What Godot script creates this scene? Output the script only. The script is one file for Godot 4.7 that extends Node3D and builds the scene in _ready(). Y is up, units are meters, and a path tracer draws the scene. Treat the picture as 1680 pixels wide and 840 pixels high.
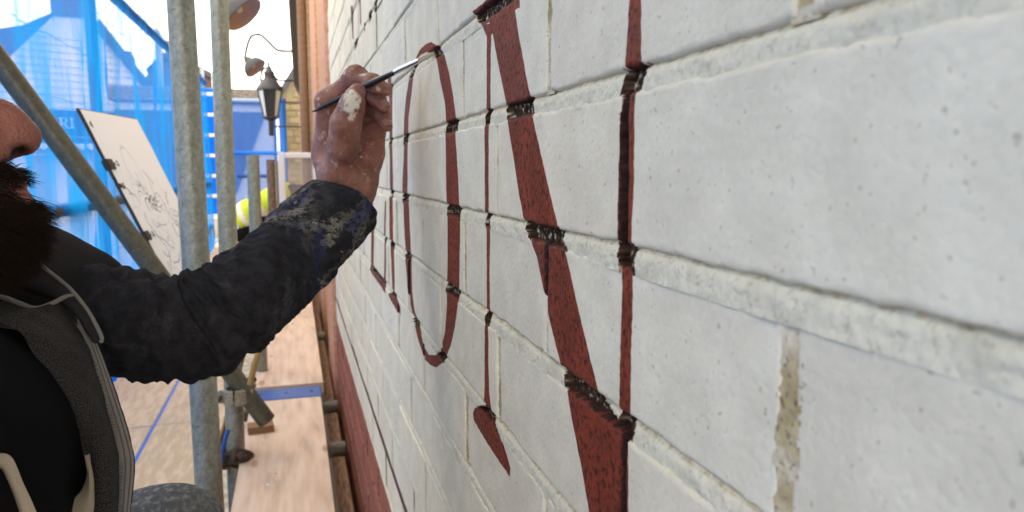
extends Node3D
# The sign wall: plane x = 0.14, running along -z; y = 0 is the scaffold platform, the street lies at y = -2.

const WALL_X := 0.14
const BED := 0.0763        # height of one course
const BED0 := 0.731        # height of bed joint 0

var names := {}
var noise := FastNoiseLite.new()
var rng := RandomNumberGenerator.new()
var M := {}


class MB:
	static func new_box(a: Vector3, b: Vector3, bevel := 0.0) -> ArrayMesh:
		var m := MB.new()
		m.bx(a, b, bevel)
		return m.done()
	var v := PackedVector3Array()
	var u := PackedVector2Array()
	var c := PackedColorArray()
	var i := PackedInt32Array()
	var seam := PackedInt32Array()
	var tint := Color.WHITE
	func vert(p: Vector3, uv := Vector2.ZERO) -> int:
		v.append(p); u.append(uv); c.append(tint)
		return v.size() - 1
	func tri(a: int, b: int, d: int) -> void:   # counter-clockwise seen from outside
		i.append(a); i.append(d); i.append(b)
	func quad(a: int, b: int, d: int, e: int) -> void:
		tri(a, b, d); tri(a, d, e)
	func face(p: Array) -> void:   # flat convex polygon
		var f := v.size()
		for q in p: vert(q)
		for k in range(1, p.size() - 1): tri(f, f + k, f + k + 1)
	func box(t: Transform3D, size: Vector3, bevel := 0.0) -> void:
		var h := size / 2.0
		var b: float = minf(bevel, minf(h.x, minf(h.y, h.z)) * 0.9)
		for ax in 3:
			for s in [-1.0, 1.0]:
				var a1 := (ax + 1) % 3
				var a2 := (ax + 2) % 3
				var q := []
				for k in [[-1, -1], [1, -1], [1, 1], [-1, 1]]:
					var p := Vector3.ZERO
					p[ax] = s * h[ax]; p[a1] = k[0] * (h[a1] - b); p[a2] = k[1] * (h[a2] - b)
					q.append(t * p)
				if s < 0: q.reverse()
				face(q)
		if b <= 0.0: return
		for ax in 3:
			var a1 := (ax + 1) % 3
			var a2 := (ax + 2) % 3
			for s1 in [-1.0, 1.0]:
				for s2 in [-1.0, 1.0]:
					var q := []
					for k in [[-1, 0], [1, 0], [1, 1], [-1, 1]]:
						var p := Vector3.ZERO
						p[ax] = k[0] * (h[ax] - b)
						p[a1] = s1 * (h[a1] if k[1] == 0 else h[a1] - b)
						p[a2] = s2 * (h[a2] - b if k[1] == 0 else h[a2])
						q.append(t * p)
					if s1 * s2 < 0: q.reverse()
					face(q)
		for sx in [-1.0, 1.0]:
			for sy in [-1.0, 1.0]:
				for sz in [-1.0, 1.0]:
					var q := [t * Vector3(sx * h.x, sy * (h.y - b), sz * (h.z - b)), t * Vector3(sx * (h.x - b), sy * h.y, sz * (h.z - b)), t * Vector3(sx * (h.x - b), sy * (h.y - b), sz * h.z)]
					if sx * sy * sz < 0: q.reverse()
					face(q)
	func bx(a: Vector3, b: Vector3, bevel := 0.0) -> void:
		box(Transform3D(Basis(), (a + b) / 2.0), (b - a).abs(), bevel)
	func tube(pts: Array, rad, n := 16, cap := true, hole := 0.0) -> void:
		var m := pts.size()
		var t0: Vector3 = (pts[1] - pts[0]).normalized()
		var x := t0.cross(Vector3.UP if absf(t0.y) < 0.9 else Vector3.RIGHT).normalized()
		var along := 0.0
		var first := v.size()
		var ends := []
		for k in m:
			var t: Vector3 = ((pts[mini(k + 1, m - 1)] as Vector3) - (pts[maxi(k - 1, 0)] as Vector3)).normalized()
			x = (x - t * x.dot(t)).normalized()
			var y := t.cross(x)
			var r: float = rad if not rad is Array else rad[k]
			if k: along += (pts[k] as Vector3).distance_to(pts[k - 1])
			var ring := []
			for j in n + 1:
				var a := TAU * j / n
				var o := x * cos(a) + y * sin(a)
				ring.append(pts[k] + o * r)
				vert(pts[k] + o * r, Vector2(float(j) / n, along))
			seam.append(v.size() - 1); seam.append(v.size() - 1 - n)
			ends.append([ring, t, pts[k]])
		for k in m - 1:
			for j in n:
				var a := first + k * (n + 1) + j
				quad(a, a + 1, a + n + 2, a + n + 1)
		if cap:
			for e in [0, m - 1]:
				var ring: Array = ends[e][0]
				var centre: Vector3 = ends[e][2]
				var q := ring.slice(0, n)
				if hole > 0.0:
					var inner := []
					for p in q: inner.append(centre + (p - centre) * hole - ends[e][1] * (0.0 if e == 0 else 0.0))
					var deep := []
					for p in inner: deep.append(p + ends[e][1] * (0.06 if e == 0 else -0.06))
					for j in n:
						var w := (j + 1) % n
						var a1 := [q[j], inner[j], inner[w], q[w]]
						var a2 := [inner[j], deep[j], deep[w], inner[w]]
						if e == 0: a1.reverse(); a2.reverse()
						a1.reverse(); a2.reverse()
						face(a1); face(a2)
					q = deep
				if e == 0: q.reverse()
				face(q)
	func lathe(t: Transform3D, prof: Array, n := 24) -> void:   # prof: Vector2(radius, height), outside seen going up
		var first := v.size()
		for k in prof.size():
			for j in n + 1:
				var a := TAU * j / n
				vert(t * Vector3(prof[k].x * cos(a), prof[k].y, -prof[k].x * sin(a)), Vector2(float(j) / n, float(k) / prof.size()))
			seam.append(v.size() - 1); seam.append(v.size() - 1 - n)
		for k in prof.size() - 1:
			for j in n:
				var a := first + k * (n + 1) + j
				quad(a, a + 1, a + n + 2, a + n + 1)
	func prism(t: Transform3D, poly: PackedVector2Array, depth: float) -> void:   # in the xy plane of t, from z = 0 to z = -depth, front faces +z
		if Geometry2D.is_polygon_clockwise(poly): poly.reverse()
		# Geometry2D counts y downwards; make sure that the order is counter-clockwise with y up
		var area := 0.0
		for k in poly.size(): area += poly[k].cross(poly[(k + 1) % poly.size()])
		if area < 0: poly.reverse()
		var idx := Geometry2D.triangulate_polygon(poly)
		for k in range(0, idx.size(), 3):
			var q := [poly[idx[k]], poly[idx[k + 1]], poly[idx[k + 2]]]
			if (q[1] - q[0]).cross(q[2] - q[0]) < 0: q.reverse()
			face([t * Vector3(q[0].x, q[0].y, 0), t * Vector3(q[1].x, q[1].y, 0), t * Vector3(q[2].x, q[2].y, 0)])
			face([t * Vector3(q[2].x, q[2].y, -depth), t * Vector3(q[1].x, q[1].y, -depth), t * Vector3(q[0].x, q[0].y, -depth)])
		for k in poly.size():
			var a := poly[k]
			var b := poly[(k + 1) % poly.size()]
			face([t * Vector3(a.x, a.y, 0), t * Vector3(a.x, a.y, -depth), t * Vector3(b.x, b.y, -depth), t * Vector3(b.x, b.y, 0)])
	func sheet(rows: Array, uvs := true) -> void:   # rows of points; front is counter-clockwise for rows going up, columns to the right
		var n: int = rows[0].size()
		var f := v.size()
		for r in rows.size():
			for k in n: vert(rows[r][k], Vector2(float(k) / (n - 1), float(r) / (rows.size() - 1)))
		for r in rows.size() - 1:
			for k in n - 1:
				var a := f + r * n + k
				quad(a, a + 1, a + n + 1, a + n)
	func normals() -> PackedVector3Array:
		var nn := PackedVector3Array()
		nn.resize(v.size())
		for k in range(0, i.size(), 3):
			var a := i[k]
			var b := i[k + 2]
			var d := i[k + 1]
			var m := (v[b] - v[a]).cross(v[d] - v[a])
			nn[a] += m; nn[b] += m; nn[d] += m
		for k in range(0, seam.size(), 2):
			var s := nn[seam[k]] + nn[seam[k + 1]]
			nn[seam[k]] = s; nn[seam[k + 1]] = s
		for k in nn.size():
			nn[k] = nn[k].normalized() if nn[k].length_squared() > 0.0 else Vector3.UP
		return nn
	func done() -> ArrayMesh:
		var a := []
		a.resize(Mesh.ARRAY_MAX)
		a[Mesh.ARRAY_VERTEX] = v
		a[Mesh.ARRAY_NORMAL] = normals()
		a[Mesh.ARRAY_TEX_UV] = u
		a[Mesh.ARRAY_COLOR] = c
		a[Mesh.ARRAY_INDEX] = i
		var m := ArrayMesh.new()
		m.add_surface_from_arrays(Mesh.PRIMITIVE_TRIANGLES, a)
		return m


class Field:   # a body: bones are tapered capsules; group 0 is the trunk, each other group joins the trunk alone
	var groups := []
	var blend := []
	var carve := []
	func group(k: float) -> void:
		groups.append([]); blend.append(k)
	func bone(a: Vector3, b: Vector3, ra: float, rb: float) -> void:
		var ba := b - a
		groups[-1].append([a, ba, ra, rb - ra, 1.0 / maxf(ba.length_squared(), 1e-9)])
	func at(p: Vector3) -> float:
		var trunk := 1e3
		var res := 1e3
		for g in groups.size():
			var d := 1e3
			var k: float = blend[g]
			for b in groups[g]:
				var pa: Vector3 = p - b[0]
				var ba: Vector3 = b[1]
				var t := clampf(pa.dot(ba) * b[4], 0.0, 1.0)
				var e: float = (pa - ba * t).length() - b[2] - b[3] * t
				var h := maxf(k - absf(d - e), 0.0)
				d = minf(d, e) - h * h * 0.25 / k
			if g == 0:
				trunk = d
				res = d
			else:
				var h := maxf(k - absf(trunk - d), 0.0)
				res = minf(res, minf(trunk, d) - h * h * 0.25 / k)
		for q in carve:
			var e: float = q[1] - p.distance_to(q[0])
			var h := maxf(q[2] - absf(res - e), 0.0)
			res = maxf(res, e) + h * h * 0.25 / q[2]
		return res


func nets(mb: MB, f: Callable, lo: Vector3, hi: Vector3, cell: float) -> void:
	var n := Vector3i(((hi - lo) / cell).ceil()) + Vector3i.ONE
	n = Vector3i(((n.x + 3) / 4) * 4, ((n.y + 3) / 4) * 4, ((n.z + 3) / 4) * 4)
	var sx := n.x + 1
	var sxy := sx * (n.y + 1)
	var val := PackedFloat32Array()
	val.resize(sxy * (n.z + 1))
	val.fill(1e9)
	var live := []
	var reach := cell * 4.0 * 0.87 + cell
	for bz in range(0, n.z, 4):
		for by in range(0, n.y, 4):
			for bx in range(0, n.x, 4):
				if absf(f.call(lo + Vector3(bx + 2, by + 2, bz + 2) * cell)) > reach: continue
				live.append(Vector3i(bx, by, bz))
				for z in range(bz, bz + 5):
					for y in range(by, by + 5):
						for x in range(bx, bx + 5):
							var at := x + y * sx + z * sxy
							if val[at] > 1e8: val[at] = f.call(lo + Vector3(x, y, z) * cell)
	var made := {}
	var offs := [0, 1, sx, sx + 1, sxy, sxy + 1, sxy + sx, sxy + sx + 1]
	var edges := [[0, 1], [2, 3], [4, 5], [6, 7], [0, 2], [1, 3], [4, 6], [5, 7], [0, 4], [1, 5], [2, 6], [3, 7]]
	for b in live:
		for z in range(b.z, b.z + 4):
			for y in range(b.y, b.y + 4):
				for x in range(b.x, b.x + 4):
					var at: int = x + y * sx + z * sxy
					var neg := 0
					for o in offs: neg += 1 if val[at + o] < 0.0 else 0
					if neg == 0 or neg == 8: continue
					var s := Vector3.ZERO
					var m := 0
					for e in edges:
						var d0 := val[at + offs[e[0]]]
						var d1 := val[at + offs[e[1]]]
						if (d0 < 0.0) == (d1 < 0.0): continue
						var t := d0 / (d0 - d1)
						var p0 := Vector3(e[0] & 1, (e[0] >> 1) & 1, e[0] >> 2)
						var p1 := Vector3(e[1] & 1, (e[1] >> 1) & 1, e[1] >> 2)
						s += p0.lerp(p1, t); m += 1
					made[at] = mb.vert(lo + (Vector3(x, y, z) + s / m) * cell)
	for at in made:
		for ax in 3:
			var step: int = [1, sx, sxy][ax]
			var o1: int = [sx, sxy, 1][ax]
			var o2: int = [sxy, 1, sx][ax]
			var d0 := val[at]
			var d1 := val[at + step]
			if (d0 < 0.0) == (d1 < 0.0): continue
			if not (made.has(at - o1) and made.has(at - o2) and made.has(at - o1 - o2)): continue
			var q := [made[at - o1 - o2], made[at - o2], made[at], made[at - o1]]
			if d0 < 0.0: mb.quad(q[0], q[1], q[2], q[3])
			else: mb.quad(q[3], q[2], q[1], q[0])


# ---------------------------------------------------------------- naming

func numbered(called: String) -> String:
	names[called] = names.get(called, -1) + 1
	return called if names[called] == 0 else "%s_%03d" % [called, names[called]]

func tag(o: Node3D, label := "", category := "", group := "", kind := "") -> Node3D:
	if label: o.set_meta("label", label)
	if category: o.set_meta("category", category)
	if group: o.set_meta("group", group)
	if kind: o.set_meta("kind", kind)
	return o

func thing(called: String, label: String, category: String, at := Vector3.ZERO, group := "", turn := 0.0) -> Node3D:
	var o := Node3D.new()
	o.name = numbered(called)
	add_child(o)
	o.position = at
	o.rotation.y = turn
	return tag(o, label, category, group)

func part(called: String, mesh: Mesh, m: Material, parent: Node3D, at := Vector3.ZERO) -> MeshInstance3D:
	var o := MeshInstance3D.new()
	o.name = called
	o.mesh = mesh
	o.material_override = m
	o.position = at
	parent.add_child(o, true)
	return o

func wpart(called: String, mesh: Mesh, m: Material, parent: Node3D) -> MeshInstance3D:   # the mesh is given in world places
	var at := Vector3.ZERO
	var p: Node = parent
	while p != self:
		at += p.position
		p = p.get_parent()
	return part(called, mesh, m, parent, -at)

func solo(called: String, mesh: Mesh, m: Material, label: String, category: String, group := "", kind := "") -> MeshInstance3D:
	var o := MeshInstance3D.new()
	o.name = numbered(called)
	o.mesh = mesh
	o.material_override = m
	add_child(o)
	tag(o, label, category, group, kind)
	return o

func ground_piece(called: String, mesh: Mesh, m: Material) -> MeshInstance3D:
	return solo(called, mesh, m, "", "", "", "structure")

func dup(o: Node3D, label: String, at: Vector3, turn := 0.0) -> Node3D:
	var r: Node3D = o.duplicate()
	r.name = numbered(String(o.name).trim_suffix("_001"))
	add_child(r)
	r.position = at
	r.rotation.y = turn
	r.set_meta("label", label)
	return r

# ---------------------------------------------------------------- materials

func rgb(r: float, g: float, b: float) -> Color:   # linear, real-world
	return Color(r, g, b).linear_to_srgb()

func mat(col: Color, rough := 0.8, metal := 0.0, tex: Texture2D = null, scale := 0.0, bump: Texture2D = null, bump_scale := 1.0) -> StandardMaterial3D:
	var m := StandardMaterial3D.new()
	m.albedo_color = col
	m.roughness = rough
	m.metallic = metal
	if tex: m.albedo_texture = tex
	if scale > 0.0:
		m.uv1_triplanar = true
		m.uv1_world_triplanar = true
		m.uv1_scale = Vector3.ONE * scale
	if bump:
		m.normal_enabled = true
		m.normal_texture = bump
		m.normal_scale = bump_scale
	return m

func seamless(size: int, seed_: int, freq: float, oct := 4, kind := FastNoiseLite.TYPE_SIMPLEX_SMOOTH, tall := 1.0) -> Image:
	var f := FastNoiseLite.new()
	f.seed = seed_
	f.frequency = freq
	f.noise_type = kind
	f.fractal_octaves = oct
	f.fractal_type = FastNoiseLite.FRACTAL_FBM
	var im := f.get_seamless_image(size, int(size / tall))
	if tall != 1.0: im.resize(size, size, Image.INTERPOLATE_CUBIC)
	im.convert(Image.FORMAT_L8)
	return im

func ramp(im: Image, stops: Array) -> ImageTexture:   # stops: [place, Color] in order, colours linear
	var table := PackedByteArray()
	for k in 256:
		var x := k / 255.0
		var col: Color = stops[-1][1]
		for s in stops.size():
			if x <= stops[s][0]:
				if s == 0: col = stops[0][1]
				else: col = (stops[s - 1][1] as Color).lerp(stops[s][1], (x - stops[s - 1][0]) / (stops[s][0] - stops[s - 1][0]))
				break
		col = col.linear_to_srgb()
		table.append(int(clampf(col.r, 0, 1) * 255)); table.append(int(clampf(col.g, 0, 1) * 255)); table.append(int(clampf(col.b, 0, 1) * 255))
	var src := im.get_data()
	var out := PackedByteArray()
	out.resize(src.size() * 3)
	for k in src.size():
		var t := src[k] * 3
		out[k * 3] = table[t]; out[k * 3 + 1] = table[t + 1]; out[k * 3 + 2] = table[t + 2]
	var r := Image.create_from_data(im.get_width(), im.get_height(), false, Image.FORMAT_RGB8, out)
	return ImageTexture.create_from_image(r)

func bumps(im: Image, strength: float) -> ImageTexture:
	var b: Image = im.duplicate()
	b.convert(Image.FORMAT_RGBA8)
	b.bump_map_to_normal_map(strength)
	return ImageTexture.create_from_image(b)

# ---------------------------------------------------------------- the painted sign wall

func letters() -> Dictionary:   # outlines of the painted strokes on the wall, in tenths of a millimetre: distance along the wall, height
	return {
		"serif": [5814, 8925, 5320, 8913, 4579, 8827, 4552, 8703, 5522, 8765],
		"thin": [5541, 8777, 5395, 8663, 5418, 7353, 5432, 6505, 5460, 5998, 5483, 5811, 5882, 5661, 5952, 5595, 5908, 5545, 5391, 5521, 4790, 5507, 4775, 5582, 4916, 5663, 5116, 5758, 5275, 5858, 5328, 5987, 5339, 6467, 5298, 8079, 5272, 8651, 5104, 8706],
		"diag": [5238, 8658, 4859, 8111, 4415, 7335, 4193, 7166, 3942, 6846, 3685, 6547, 3315, 5942, 3207, 5799, 2839, 5993, 2874, 6508, 3197, 6577, 3489, 6960, 3674, 7226, 3800, 7365, 4322, 8106, 4672, 8715, 5340, 8784],
		"right": [2948, 8459, 2844, 8436, 2827, 8077, 2868, 7994, 2870, 7635, 2889, 7397, 2883, 7264, 2874, 6940, 2865, 6582, 2839, 5993, 2953, 5933, 2979, 6572, 2988, 7250, 3039, 7384, 3023, 7768, 3014, 8007, 2992, 8097],
		"oring_o": [7603, 8975, 7925, 9007, 8360, 9002, 8621, 8958, 9154, 8792, 9433, 8589, 9625, 8327, 9908, 7415, 9817, 6763, 9687, 6448, 9555, 6172, 9371, 5919, 9085, 5743, 8677, 5578, 8296, 5470, 7895, 5509, 7562, 5570, 7152, 5737, 6806, 5984, 6600, 6214, 6457, 6449, 6371, 6648, 6363, 6860, 6342, 7379, 6438, 8118, 6557, 8330, 6733, 8570, 6950, 8748, 7372, 8914],
		"oring_i": [7611, 8860, 7858, 8915, 8242, 8938, 8493, 8934, 8819, 8789, 8982, 8585, 9256, 8327, 9411, 7428, 9324, 6808, 9256, 6501, 9245, 6124, 9067, 5919, 8658, 5778, 8326, 5608, 8003, 5601, 7625, 5689, 7343, 5792, 7070, 6071, 6964, 6357, 6911, 6792, 6881, 7353, 6897, 8146, 6946, 8314, 7172, 8566, 7349, 8769],
		"la": [13882, 8093, 13452, 8081, 13936, 5851, 13610, 5859, 12104, 5832, 12056, 5625, 14672, 5670, 14527, 5775],
		"lb": [11791, 7169, 11630, 7176, 12020, 5834, 12282, 5795],
		"lc": [11160, 9091, 10746, 9042, 10884, 8143, 10869, 6393, 10884, 5820, 10371, 5710, 10388, 5582, 11722, 5670, 11168, 5810, 11306, 6342],
		"up1": [17855, 11414, 17174, 11276, 17234, 10572, 17572, 10627],
		"up2": [15627, 11141, 15360, 11084, 15370, 10554, 15639, 10603],
	}

func strokes() -> Array:
	var l := letters()
	var out := []
	for key in l:
		if key == "oring_i": continue
		var rings := [l[key]]
		if key == "oring_o": rings.append(l["oring_i"])
		var made := []
		for r in rings:
			var q := PackedVector2Array()
			for k in range(0, r.size(), 2): q.append(Vector2(r[k], r[k + 1]) * 1e-4)
			made.append(q)
		out.append(made)
	for k in 4:   # what is left of the letters of the line above
		var s: float = [1.25, 1.335, 1.455, 1.63][k]
		var e: float = [1.285, 1.39, 1.475, 1.70][k]
		out.append([PackedVector2Array([Vector2(s, 1.028), Vector2(e, 1.028), Vector2(e, 1.045), Vector2(s, 1.045)])])
	return out

func wall_tex(w: int, h: int, s0: float, s1: float, y0: float, y1: float) -> Array:
	var red := PackedByteArray()
	red.resize(w * h)
	var dark := PackedByteArray()
	dark.resize(w * h)
	var ps := w / (s1 - s0)
	var py := h / (y1 - y0)
	var wob := FastNoiseLite.new()
	wob.seed = 5; wob.frequency = 0.05
	for rings in strokes():
		var lo := 1e9
		var hi := -1e9
		for r in rings:
			for p in r: lo = minf(lo, p.y); hi = maxf(hi, p.y)
		for row in range(maxi(0, int((y1 - hi) * py) - 2), mini(h, int((y1 - lo) * py) + 3)):
			var y := y1 - (row + 0.5) / py
			var cuts := []
			for r in rings:
				for k in r.size():
					var a: Vector2 = r[k]
					var b: Vector2 = r[(k + 1) % r.size()]
					if (a.y > y) != (b.y > y): cuts.append((a.x + (b.x - a.x) * (y - a.y) / (b.y - a.y) - s0) * ps)
			cuts.sort()
			for k in range(0, cuts.size() - 1, 2):
				var a: float = cuts[k] + wob.get_noise_2d(row, 10.0) * 1.3
				var b: float = cuts[k + 1] + wob.get_noise_2d(row, 90.0) * 1.3
				for x in range(maxi(0, int(a)), mini(w, int(b) + 1)):
					var cover := minf(x + 1.0, b) - maxf(x, a)
					red[row * w + x] = maxi(red[row * w + x], int(clampf(cover, 0, 1) * 255))
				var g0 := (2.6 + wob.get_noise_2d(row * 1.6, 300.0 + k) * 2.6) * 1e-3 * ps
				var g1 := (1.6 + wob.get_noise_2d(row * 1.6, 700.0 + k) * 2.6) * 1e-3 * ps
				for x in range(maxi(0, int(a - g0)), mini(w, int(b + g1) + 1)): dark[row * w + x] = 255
	var fine := seamless(512, 11, 0.09, 3).get_data()
	var soft := seamless(512, 12, 0.012, 3).get_data()
	var grit := seamless(512, 13, 0.11, 2).get_data()
	var brick := PackedByteArray()
	brick.resize(w * h * 3)
	var joint := PackedByteArray()
	joint.resize(w * h * 3)
	var fs := int(1024 * 1024 / (ps * 1024.0 / 1.9e3 * 1024))   # keeps the grain alike in both textures
	fs = maxi(1, fs)
	for row in h:
		var y := y1 - (row + 0.5) / py
		var bed := (y - BED0) / BED
		var near_bed := absf(bed - roundf(bed)) * BED < 0.0085
		var below := (bed - roundf(bed)) * BED
		var course := int(floorf(bed))
		var off := 0.291 if posmod(course, 2) == 0 else 0.1823
		var r1 := ((row * fs) & 511) << 9
		var r2 := (row & 511) << 9
		for x in w:
			var at := row * w + x
			var n := fine[r1 + ((x * fs) & 511)]
			var sft := soft[r2 + (x & 511)]
			var g := grit[r1 + ((x * fs + 77) & 511)]
			var brush := fine[r1 + (((x * fs) >> 3) & 511)]
			var base := 216 + ((sft - 128) >> 4) + ((n - 128) >> 5) + ((brush - 128) >> 6)
			var cr := base + 3
			var cg := base
			var cb := base - 15
			if g > 190 and n > 172: cr -= 34; cg -= 36; cb -= 38
			var m := red[at]
			if m:
				var k := 92 if n < 92 or g > 188 else 120 + ((n - 128) >> 3) + ((sft - 128) >> 3) + ((g - 128) >> 3)
				if n < 66: k = 62
				var rr := k
				var rg := (k * 43) / 100
				var rb := (k * 27) / 100
				cr += ((rr - cr) * m) >> 8; cg += ((rg - cg) * m) >> 8; cb += ((rb - cb) * m) >> 8
			if dark[at]:   # raked joint edges inside the strokes: bare arrises, groove shade painted dark
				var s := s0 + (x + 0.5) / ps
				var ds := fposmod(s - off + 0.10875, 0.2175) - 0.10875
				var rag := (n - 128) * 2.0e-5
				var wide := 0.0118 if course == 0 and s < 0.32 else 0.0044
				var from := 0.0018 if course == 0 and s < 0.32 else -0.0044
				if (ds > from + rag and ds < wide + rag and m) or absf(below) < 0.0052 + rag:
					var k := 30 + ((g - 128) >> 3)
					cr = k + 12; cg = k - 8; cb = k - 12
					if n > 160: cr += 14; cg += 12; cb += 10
			at *= 3
			brick[at] = maxi(cr, 0); brick[at + 1] = maxi(cg, 0); brick[at + 2] = maxi(cb, 0)
			# mortar: painted white on the beds, bare and tan in the upright joints, black and rough inside the letters
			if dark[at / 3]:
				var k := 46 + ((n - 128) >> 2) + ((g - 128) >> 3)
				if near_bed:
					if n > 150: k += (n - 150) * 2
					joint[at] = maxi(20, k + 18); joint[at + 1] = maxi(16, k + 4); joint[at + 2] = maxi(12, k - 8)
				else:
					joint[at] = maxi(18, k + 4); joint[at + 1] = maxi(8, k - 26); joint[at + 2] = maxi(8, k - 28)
			elif near_bed:
				var k := 213 + ((n - 128) >> 5)
				if sft > 150: k -= (sft - 150) * 0.2
				var tan := 0
				if below > 0.0030:
					tan = 12 + (maxi(0, n - 100) >> 1)
					k -= tan >> 1
				if g > 190: k -= 18
				joint[at] = k + 2; joint[at + 1] = k - (tan >> 2); joint[at + 2] = k - 16 - (tan >> 1)
			else:
				var k := 184 + ((n - 128) >> 3) + ((sft - 128) >> 2)
				var bare := clampi(44 - maxi(0, sft + ((g - 128) >> 1) - 128), 28, 44)   # where the white paint has filled the joint
				if g > 190: k -= 50
				k += (44 - bare) >> 1
				joint[at] = k + 2; joint[at + 1] = k - (bare >> 2); joint[at + 2] = k - bare
	var out := []
	for d in [brick, joint]: out.append(ImageTexture.create_from_image(Image.create_from_data(w, h, false, Image.FORMAT_RGB8, d)))
	return out

func edge_lines(a: float, b: float, step: float, fine: bool) -> PackedFloat32Array:
	var out := PackedFloat32Array()
	var offs := [-0.0022, -0.0008, 0.0004, 0.0016, 0.0032, 0.006] if fine else [-0.002, 0.0, 0.0025]
	for o in offs: out.append(a + o)
	var from: float = a + offs[-1]
	var to: float = b - offs[-1]
	var n := maxi(1, int((to - from) / step))
	for k in range(1, n): out.append(lerpf(from, to, float(k) / n))
	offs.reverse()
	for o in offs: out.append(b - o)
	return out

func brick_mesh(s0: float, s1: float, y0: float, y1: float, fine: bool, step: float, win: Array, proud: float) -> ArrayMesh:
	var mb := MB.new()
	var ls := edge_lines(s0, s1, step, fine)
	var ly := edge_lines(y0, y1, step, fine)
	var rows := []
	var tilt := rng.randf_range(-0.006, 0.006)
	for y in ly:
		var row := []
		for k in range(ls.size() - 1, -1, -1):
			var s := ls[k]
			var w := noise.get_noise_3d(s * 1800.0, y * 1800.0, 3.0) * 0.0010 + noise.get_noise_3d(s * 300.0, y * 300.0, 30.0) * 0.0012
			var e := minf(minf(s - s0, s1 - s), minf(y - y0, y1 - y)) + w
			var t := clampf((e + 0.0010) / 0.0026, 0.0, 1.0)
			var hgt := lerpf(-0.009, 0.0, sqrt(t * (2.0 - t)))
			hgt += proud + tilt * (s - s0) + noise.get_noise_3d(s * 260.0, y * 260.0, 9.0) * 0.0004 + noise.get_noise_3d(s * 60.0, y * 60.0, 19.0) * 0.0009
			row.append(Vector3(WALL_X - hgt, y, -s))
		rows.append(row)
	mb.sheet(rows)
	for k in mb.v.size():
		var p := mb.v[k]
		mb.u[k] = Vector2((-p.z - win[0]) / (win[1] - win[0]), (win[3] - p.y) / (win[3] - win[2]))
	return mb.done()

var outlines := []

func lettered(s: float, y: float) -> bool:
	if s > 1.4: return false
	if outlines.is_empty():
		for rings in strokes():
			var lo := Vector2(1e9, 1e9)
			var hi := -lo
			for p in rings[0]:
				lo = lo.min(p); hi = hi.max(p)
			outlines.append([lo, hi, rings])
	for o in outlines:
		if s < o[0].x or s > o[1].x or y < o[0].y or y > o[1].y: continue
		var p := Vector2(s, y)
		if Geometry2D.is_point_in_polygon(p, o[2][0]) and not (o[2].size() > 1 and Geometry2D.is_point_in_polygon(p, o[2][1])): return true
	return false

func mortar_strip(mb: MB, s0: float, s1: float, y0: float, y1: float, cs: float, cy: float, deep: float, rough: float, win: Array, slope := false) -> void:
	var ns := maxi(2, int((s1 - s0) / cs))
	var ny := maxi(2, int((y1 - y0) / cy))
	var rows := []
	var first := mb.v.size()
	for r in ny + 1:
		var row := []
		for k in ns + 1:
			var s := lerpf(s1, s0, float(k) / ns)
			var y := lerpf(y0, y1, float(r) / ny)
			var d := deep
			var rg := rough
			if slope:   # struck joint: deep under the upper brick, nearly flush with the lower one
				d = lerpf(0.0002, 0.0036, smoothstep(0.5, 0.98, float(r) / ny))
				d += noise.get_noise_3d(s * 90.0, y * 90.0, 5.0) * 0.0008
			if lettered(s, y):
				d = maxf(d, 0.0040) + (0.0012 if slope else 0.0042)
				rg *= 1.5
			var h := -d + noise.get_noise_3d(s * 6500.0, y * 6500.0, 50.0) * rg * 0.30 + noise.get_noise_3d(s * 2600.0, y * 2600.0, 20.0) * rg * 0.5 + noise.get_noise_3d(s * 700.0, y * 1200.0, 70.0) * rg * 0.7
			row.append(Vector3(WALL_X - h, y, -s))
		rows.append(row)
	mb.sheet(rows)
	for k in range(first, mb.v.size()):
		var p := mb.v[k]
		mb.u[k] = Vector2((-p.z - win[0]) / (win[1] - win[0]), (win[3] - p.y) / (win[3] - win[2]))

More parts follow.
